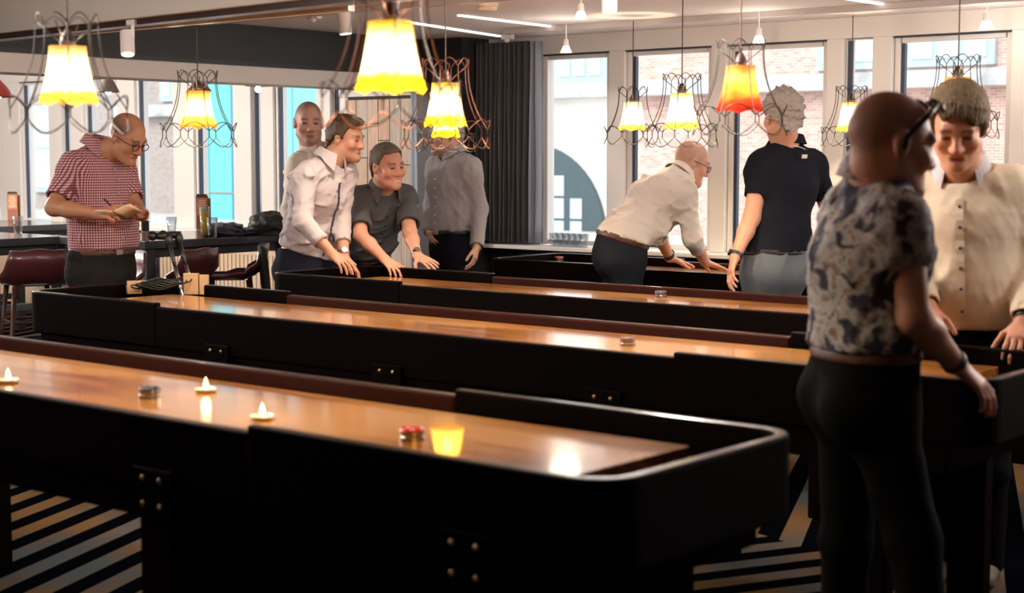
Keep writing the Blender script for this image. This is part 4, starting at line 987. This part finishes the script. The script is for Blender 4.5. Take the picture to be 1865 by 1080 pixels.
    if o.get('buttons'):
        bts = []; a0 = nkb; 
        for k in range(o.get('nb', 7)*3+1):
            u_ = .06+.9*k/(o.get('nb', 7)*3); c0 = sc+(wst-sc)*min(1, u_*1.35) if u_ < .74 else wst+(hz-wst)*(u_-.74)/.26
            ray_ = c0[None]+fw[None]*np.linspace(.02, .3, 90)[:, None]; dv = C.val(ray_); z_ = np.where(dv > 0)[0]
            bts.append(ray_[z_[0]] if len(z_) else ray_[-1])
        if o.get('placket'):
            MB().grid([[q-org+fw*.0035-R*o.get('pw', .013), q-org+fw*.0035+R*o.get('pw', .013)] for q in bts]).build('placket', o['placket'], body, solid=.002)
        for q in bts[1::3]: MB().ball(q-org+fw*.006, (.006, .006, .006), 8, 6).build('button', o['buttons'], body, smooth=True)
    if o.get('hair'):
        hm, kind = o['hair']; Hs = Sdf(); T_ = lambda *p: HC+hs*(np.array(p)@HA)
        th = o.get('hth', .016)
        Hs.ell(T_(0, -.014, .040), HA, np.array((.0755+th, .097+th, .086+th*1.25))*hs, .01)
        Hs.seg(T_(0, -.04, -.02), T_(0, -.05, -.05), (.066+th*.6)*hs, (.058+th*.5)*hs, .03)
        if kind == 'quiff': Hs.ell(T_(0, .055, .105), HA, np.array((.055, .035, .022))*hs, .03)
        if kind == 'mop':
            Hs.ell(T_(0, .045, .085), HA, np.array((.072, .05, .035))*hs, .03)
        fz = o.get('fringe', .062)
        def cutf(P, A=HA.astype(F32), c=HC.astype(F32)):
            L = ((P-c)@A.T)/hs; x, y, z = np.abs(L[:, 0]), L[:, 1], L[:, 2]
            zl = np.where(y > .045, fz+(y-.045)*.15, np.where(y > .012, fz-(.045-y)*(fz+.005)/.033*.9, np.where(y > -.035, .018, .018-(-.035-y)*o.get('nape', 1.45))))
            zl = zl+o.get('part', 0)*L[:, 0]*(y > .02)+o.get('rag', .007)*np.sin(L[:, 0]*95+1)*np.sin(L[:, 0]*41)*(y > .03)-o.get('side', 0)*((y > -.05) & (y < .03))
            return ((zl-z)*.55*hs).astype(F32)
        Hs.fn(cutf, 'i', .006); Hs.wrinkle(min(o.get('hw', .006), th*.5) if kind != 'curly' else o['hw'], 5, (60, 120)); V, Q = Hs.mesh(.0065); mesh_obj('hair', V, Q, hm, body, org)
    if o.get('glasses'): glasses(HC, HA, hs, body, org, m_frame)
    if o.get('sunglasses'): glasses(HC, HA, hs*1.06, body, org, m_frame, True)
    for q, nm, mt, dl in o.get('wear', ()):
        w_, e_ = J['w'+q], J['e'+q]; d = nv(w_-e_); ring(w_-d*.018, d, .0285*s, .02, .005, mt, nm, body, org, o['h'+q]['n'], dl)
    return body
# ------------------------------------------------------------------ the nine men
def joints(chk='', **k):
    J = {q: at(*v) for q, v in k.items()}
    if chk:
        L = lambda a, b: round(float(np.linalg.norm(J[a]-J[b])), 2)
        print('POSE', chk, 'torso', L('pelvis', 'chest'), 'sh', L('sR', 'sL'), 'uaR', L('sR', 'eR'), 'faR', L('eR', 'wR'), 'uaL', L('sL', 'eL'), 'faL', L('eL', 'wL'), 'pelvis z', round(float(J['pelvis'][2]), 2))
    return J
def H(J, q, tip, n=UP, **k): return dict(d=at(*tip)-J['w'+q], n=np.asarray(n, float), **k)
SKIN, TAN, PINK = (.55, .30, .20), (.52, .26, .16), (.60, .33, .24)
def axes_mat(m, R):           # pattern coordinates that follow a body: u across, z up
    a = math.atan2(R[1], R[0]); return objxyz(m, -a)
# 1 the man writing
J = joints('1', pelvis=(187, 476, 8.2), chest=(180, 294, 8.2), sR=(132, 305, 8.08), sL=(220, 299, 8.32), eR=(98, 378, 7.95), wR=(180, 389, 7.83), eL=(246, 380, 8.2), wL=(259, 394, 7.98))
m = M('red_check_cotton', (.6, .4, .4), .8, spec=.2)
v, x, y, z = axes_mat(m, J['sR']-J['sL']); P_r = 2*math.pi/.0135
u_ = mth(m, 'GREATER_THAN', mth(m, 'SINE', mth(m, 'MULTIPLY', mth(m, 'ARCTAN2', y, x), P_r*.17)), .1); w_ = mth(m, 'GREATER_THAN', mth(m, 'SINE', mth(m, 'MULTIPLY', z, P_r)), .1)
setcol(m, mixc(m, u_, mixc(m, w_, (.72, .58, .56), (.42, .11, .12)), mixc(m, w_, (.33, .13, .16), (.12, .035, .06))))
person('bald man in red checked shirt writing on a notepad', None, J, (at(231, 251, 8.12), 62, -30, 0), (.50, .24, .14), m, cloth('charcoal_trousers', (.02, .018, .018)),
       dict(hR=H(J, 'R', (225, 385, 7.75), UP*.5-FW*.7, curl=(.7, .9, .6), thumb=.6, pinch=.3), hL=H(J, 'L', (225, 396, 7.8), -UP, curl=(.5, .5, .3)), sleeve=('short', .78), flare=.008, hem=.066, belt=m_leather, belly=1.0, buttons=M('clear_button', (.5, .4, .4), .4), open=.9,
            stubble=(.05, .03, .025), stub_a=.75, glasses=True, seed=3, wr=.006, brow=(.12, .07, .05)))
# notepad and pen in his hands
c = at(217, 392, 7.78); np_ = empty('notepad', c); tag(np_, 'open notepad in the hands of the man in the checked shirt', 'notepad')
ax1 = nv(RC*.97+UP*.16-FW*.2); ax2 = nv(FW*.8-UP*.28); ax3 = nv(np.cross(ax1, ax2)); ax2 = np.cross(ax3, ax1)
for sg in (-1, 1):
    a_ = nv(ax1+ax3*.22*sg)
    pg = MB().grid([[(a_*sg*.098*i/6+ax3*.004*math.sin(math.pi*i/6)+ax2*j*.065) for j in (-1, 1)] for i in range(7)]).build('page', M('cream_paper', (.78, .58, .40), .7), np_, smooth=True, solid=.006)
MB().tube([-ax2*.065, ax2*.065], .004, 8).build('spine', m_black, np_)
pa, pb = at(189, 362, 7.74), at(203, 376, 7.76); pn = empty('pen', pb); tag(pn, 'slim dark pen in the writing hand', 'pen')
MB().tube([pa-pb, (pa-pb)*.1], .0045, 8).build('barrel', m_black, pn, smooth=True); MB().tube([(pa-pb)*.1, (pb-pa)*.12], [.004, .001], 8).build('tip', m_steel, pn, smooth=True)
# 2 the bald man at the back
J = joints('2', pelvis=(562, 452, 10.2), chest=(568, 294, 10.18), sR=(543, 302, 10.02), sL=(597, 302, 10.32), eR=(528, 382, 9.95), wR=(545, 436, 9.85), eL=(617, 376, 10.4), wL=(618, 436, 10.28))
person('bald man in open cream shirt standing behind the others', None, J, (at(562, 224, 10.12), 14, -6, 0), (.55, .30, .22), cloth('cream_cotton', (.76, .67, .58)), cloth('black_trousers', (.005, .005, .006)),
       dict(hR=H(J, 'R', (556, 464, 9.8), -RC, curl=(.3, .4, .3)), hL=H(J, 'L', (625, 466, 10.2), RC), sleeve=('long', .96), hem=.04, open=1.6, tip=.06, stubble=(.13, .09, .08), stub_a=.55, full=True, beard=(.28, .16, .13), beard_a=.4, buttons=M('cream_button', (.5, .45, .4), .4), seed=8, hs=1.10, s=1.03))
# 3 brown-haired man
J = joints('3', pelvis=(556, 474, 9.12), chest=(594, 313, 9.02), sR=(557, 323, 8.88), sL=(627, 314, 9.10), eR=(551, 404, 8.74), wR=(607, 464, 8.64), eL=(621, 402, 9.06), wL=(627, 466, 8.94))
m_sh3 = cloth('lilac_white_cotton', (.54, .47, .48)); 
person('brown-haired man in white shirt leaning on the third table', None, J, (at(630, 254, 9.03), 68, -8, 0), (.58, .29, .19), m_sh3, cloth('navy_trousers', (.016, .018, .03)),
       dict(hR=H(J, 'R', (642, 490, 8.55), UP+RC*-.3, curl=(.2, .35, .3), spread=.12), hL=H(J, 'L', (650, 490, 8.95), UP, curl=(.2, .3, .2)), sleeve=('long', .62), hem=.05, hemn=-nv(UP+RC*.35), open=.8, tip=.055, placket=M('navy_placket', (.03, .03, .07), .7), pw=.006, buttons=M('navy_button', (.02, .02, .05), .4),
            hair=(M('brown_hair', (.085, .045, .02), .6, bump=(120, .6, (1, 1, .3))), 'quiff'), hth=.013, fringe=.07, wear=[('L', 'watch', m_steel, m_steel)], seed=12, wr=.009, brow=(.07, .04, .025), beard=(.32, .17, .11), beard_a=.3))
# 4 smiling man
J = joints('4', pelvis=(653, 468, 9.78), chest=(693, 358, 9.50), sR=(651, 364, 9.44), sL=(738, 357, 9.60), eR=(657, 430, 9.18), wR=(702, 473, 9.0), eL=(746, 422, 9.38), wL=(760, 466, 9.18))
person('smiling man in dark grey short-sleeved shirt bending over the third table', None, J, (at(706, 304, 9.34), 42, -6, -4), (.62, .31, .21), cloth('charcoal_cotton', (.075, .073, .078)), cloth('black_trousers', (.005, .005, .006)),
       dict(hR=H(J, 'R', (730, 498, 8.9), UP+FW*-.3, curl=(.25, .4, .3), spread=.14), hL=H(J, 'L', (797, 486, 9.08), UP-FW*.4, curl=(.08, .12, .1), spread=.16, thumb=1.1), sleeve=('short', .80), flare=.012, hem=-.02, open=1.3, tip=.055, belly=1.0, smile=True, buttons=M('dark_button', (.02, .02, .02), .4),
            hair=(M('greying_brown_hair', (.13, .10, .075), .65, bump=(120, .6, (1, 1, .3))), 'crop'), hth=.009, hw=.003, fringe=.082, wear=[('L', 'watch', m_steel, m_steel)], seed=21, wr=.009, hs=1.08))
# 5 grey shirt, head behind the lamps
J = joints('5', pelvis=(825, 437, 10.2), chest=(826, 300, 10.2), sR=(796, 303, 10.32), sL=(857, 305, 10.05), eR=(786, 374, 10.42), wR=(783, 424, 10.22), eL=(874, 380, 10.08), wL=(868, 450, 9.96))
person('man in grey long-sleeved shirt whose head is behind a lamp', None, J, (at(812, 247, 10.15), -70, -3, 0), (.55, .31, .22), cloth('grey_cotton', (.32, .295, .305)), cloth('black_blue_trousers', (.010, .011, .016)),
       dict(hR=H(J, 'R', (795, 455, 10.12), -RC, curl=(.3, .4, .3)), hL=H(J, 'L', (862, 490, 9.92), RC-FW*.2, curl=(.3, .35, .25), spread=.04, thumb=.4), sleeve=('long', .98), hem=.06, open=.5, buttons=M('pale_button', (.6, .55, .5), .4), hair=(M('grey_hair', (.30, .28, .26), .7, bump=(120, .6)), 'crop'), hth=.010, fringe=.075, beard=(.25, .16, .13), beard_a=.4, seed=31, wr=.006, wf=(16, 40), belt=m_bleather))
# 6 bald man bent over the far table
J = joints('6', pelvis=(1133, 452, 8.72), chest=(1222, 336, 8.95), sR=(1245, 358, 8.78), sL=(1207, 328, 9.12), eR=(1262, 436, 8.74), wR=(1285, 478, 8.96), eL=(1193, 414, 9.06), wL=(1220, 470, 9.18))
person('bald man in white shirt bending over the farthest table, seen from behind', None, J, (at(1259, 297, 9.02), 100, -22, 0), (.62, .36, .26), cloth('white_cotton', (.76, .70, .64)), cloth('dark_denim', (.016, .019, .026), .85),
       dict(hR=H(J, 'R', (1318, 489, 9.02), UP, curl=(.05, .1, .1), spread=.16, thumb=.9), hL=H(J, 'L', (1262, 485, 9.28), UP, curl=(.05, .1, .1), spread=.14), sleeve=('long', .42), hem=.062, hemn=-nv(UP*.95+RC*.30), wn=nv(UP*.95+RC*.30), pr=nv((J['sR']-J['sL'])*(1, 1, 0)), belt=m_leather, glasses=True, wear=[('L', 'watch', m_strap, m_strap)], seed=44, wr=.011, wf=(16, 40), ease=.02, stubble=(.30, .19, .15), stub_a=.4, pease=.006))
# 7 grey-haired man in navy polo
J = joints('7', pelvis=(1408, 476, 8.0), chest=(1432, 289, 8.03), sR=(1481, 299, 8.14), sL=(1388, 299, 7.95), eR=(1512, 392, 8.25), wR=(1502, 455, 8.45), eL=(1369, 396, 7.88), wL=(1338, 470, 7.78))
m_pol = cloth('navy_pique', (.010, .011, .016))
b7 = person('grey-haired man in navy polo shirt seen from behind', None, J, (at(1424, 214, 7.97), -163, -2, 0), (.58, .29, .19), m_pol, cloth('grey_denim', (.10, .115, .13), .85, .5, 7),
       dict(hR=H(J, 'R', (1500, 490, 8.5), RC), hL=H(J, 'L', (1326, 514, 7.74), -RC-FW*.2, curl=(.25, .3, .25), spread=.05, thumb=.4), sleeve=('short', .62), hem=.05, open=.5, tip=.03, ch=.035, wear=[('L', 'watch', m_strap, m_strap)], hair=(M('curly_grey_hair', (.34, .30, .27), .75, bump=(45, 1.0)), 'curly'), hth=.020, hw=.010, fringe=.075, nape=1.2, seed=51, wr=.0035, wf=(16, 36), belt=m_bleather, girth=(1.02, 1.04)))
up7 = nv(J['chest']-J['pelvis']); R7 = nv(J['sR']-J['sL']); f7 = np.cross(up7, R7); org7 = np.array([*J['pelvis'][:2], 0.])
ring(J['chest']+up7*.055, up7, .088, .003, .003, M('white_tipping', (.75, .72, .7), .7), 'collar_stripe', b7, org7)
MB().obox(J['chest']-org7+up7*.005-f7*.135, R7, f7, up7, .017, .003, .010).build('neck_label', M('pale_label', (.6, .58, .45), .7), b7)
# 8 man in floral shirt
J = joints('8', pelvis=(1575, 694, 4.08), chest=(1586, 382, 4.03), sR=(1640, 402, 3.88), sL=(1548, 384, 4.2), eR=(1664, 578, 3.88), wR=(1742, 664, 4.03), eL=(1566, 510, 4.32), wL=(1632, 545, 4.42),
           kR=(1665, 985, 3.98), kL=(1542, 985, 4.2), aR=(1695, 1275, 3.92), aL=(1525, 1275, 4.32))
m = M('floral_cotton', (.5, .5, .5), .8, spec=.2, bump=(7, .4))
v, x, y, z = objxyz(m); n1 = tex(m, 'Noise', v, 16, Detail=4, Distortion=1.2).outputs['Fac']; n2 = tex(m, 'Noise', v, 34, Detail=3).outputs['Fac']; vo = tex(m, 'Voronoi', v, 13); 
base_c = ramp(m, n2, [(.36, (.24, .18, .17)), (.46, (.46, .43, .43)), (.55, (.42, .43, .44)), (.66, (.20, .22, .23))])
dk = mth(m, 'SUBTRACT', mth(m, 'MULTIPLY', n1, 1.0), mth(m, 'MULTIPLY', vo.outputs['Distance'], .55))
setcol(m, mixc(m, ramp(m, dk, [(.23, (0, 0, 0)), (.32, (1, 1, 1))]), base_c, (.035, .035, .06)))
person('bald man in floral shirt with sunglasses pushed up on his head', None, J, (at(1622, 264, 3.97), 102, -10, 0), (.54, .29, .22), m, cloth('black_jeans', (.003, .003, .0035)),
       dict(hR=H(J, 'R', (1798, 712, 4.02), nv(UP+RC*.5-FW*.5), curl=(.25, .35, .3), spread=.10, thumb=1.0), hL=H(J, 'L', (1660, 580, 4.45), UP), sleeve=('short', .42), hem=.09, open=.4, tip=.045, ch=.05, waist_z=.10, belt=m_leather, stubble=(.10, .07, .06), stub_a=.5, full=True, sunglasses=True, seed=61, wr=.006, wf=(14, 36), hs=1.10, res=.0048, wear=[('R', 'bracelet', m_strap, None)], girth=(1.0, 1.0)))
# 9 blond man
J = joints('9', pelvis=(1764, 604, 5.5), chest=(1754, 345, 5.45), sR=(1668, 350, 5.52), sL=(1844, 345, 5.40), eR=(1655, 470, 5.45), wR=(1690, 560, 5.30), eL=(1886, 468, 5.38), wL=(1864, 586, 5.22))
person('blond man in cream shirt looking down beside the second table', None, J, (at(1745, 232, 5.32), -18, -26, 0), (.55, .27, .17), cloth('warm_white_cotton', (.74, .62, .47)), cloth('black_trousers', (.005, .005, .006)),
       dict(hR=H(J, 'R', (1700, 600, 5.2), UP), hL=H(J, 'L', (1844, 648, 5.12), UP-FW*.6-RC*.3, curl=(.2, .35, .3), spread=.1), sleeve=('long', .93), hem=.02, open=1.1, tip=.055, placket=M('pale_placket', (.72, .61, .47), .8), buttons=M('navy_button', (.02, .02, .05), .4), belly=1.05, collar_m=M('lavender_collar', (.50, .47, .50), .8), nb=6,
            hair=(M('dark_blond_hair', (.10, .058, .02), .7, bump=(110, .8, (1, 1, .25))), 'mop'), hth=.019, hw=.003, fringe=.058, side=.03, part=.28, rag=.016, hs=1.10, res=.005, wear=[('L', 'bracelet', m_strap, None)], seed=71, wr=.0045, wf=(14, 32), ease=.022, shoe=M('worn_shoe', (.10, .08, .06), .6)))
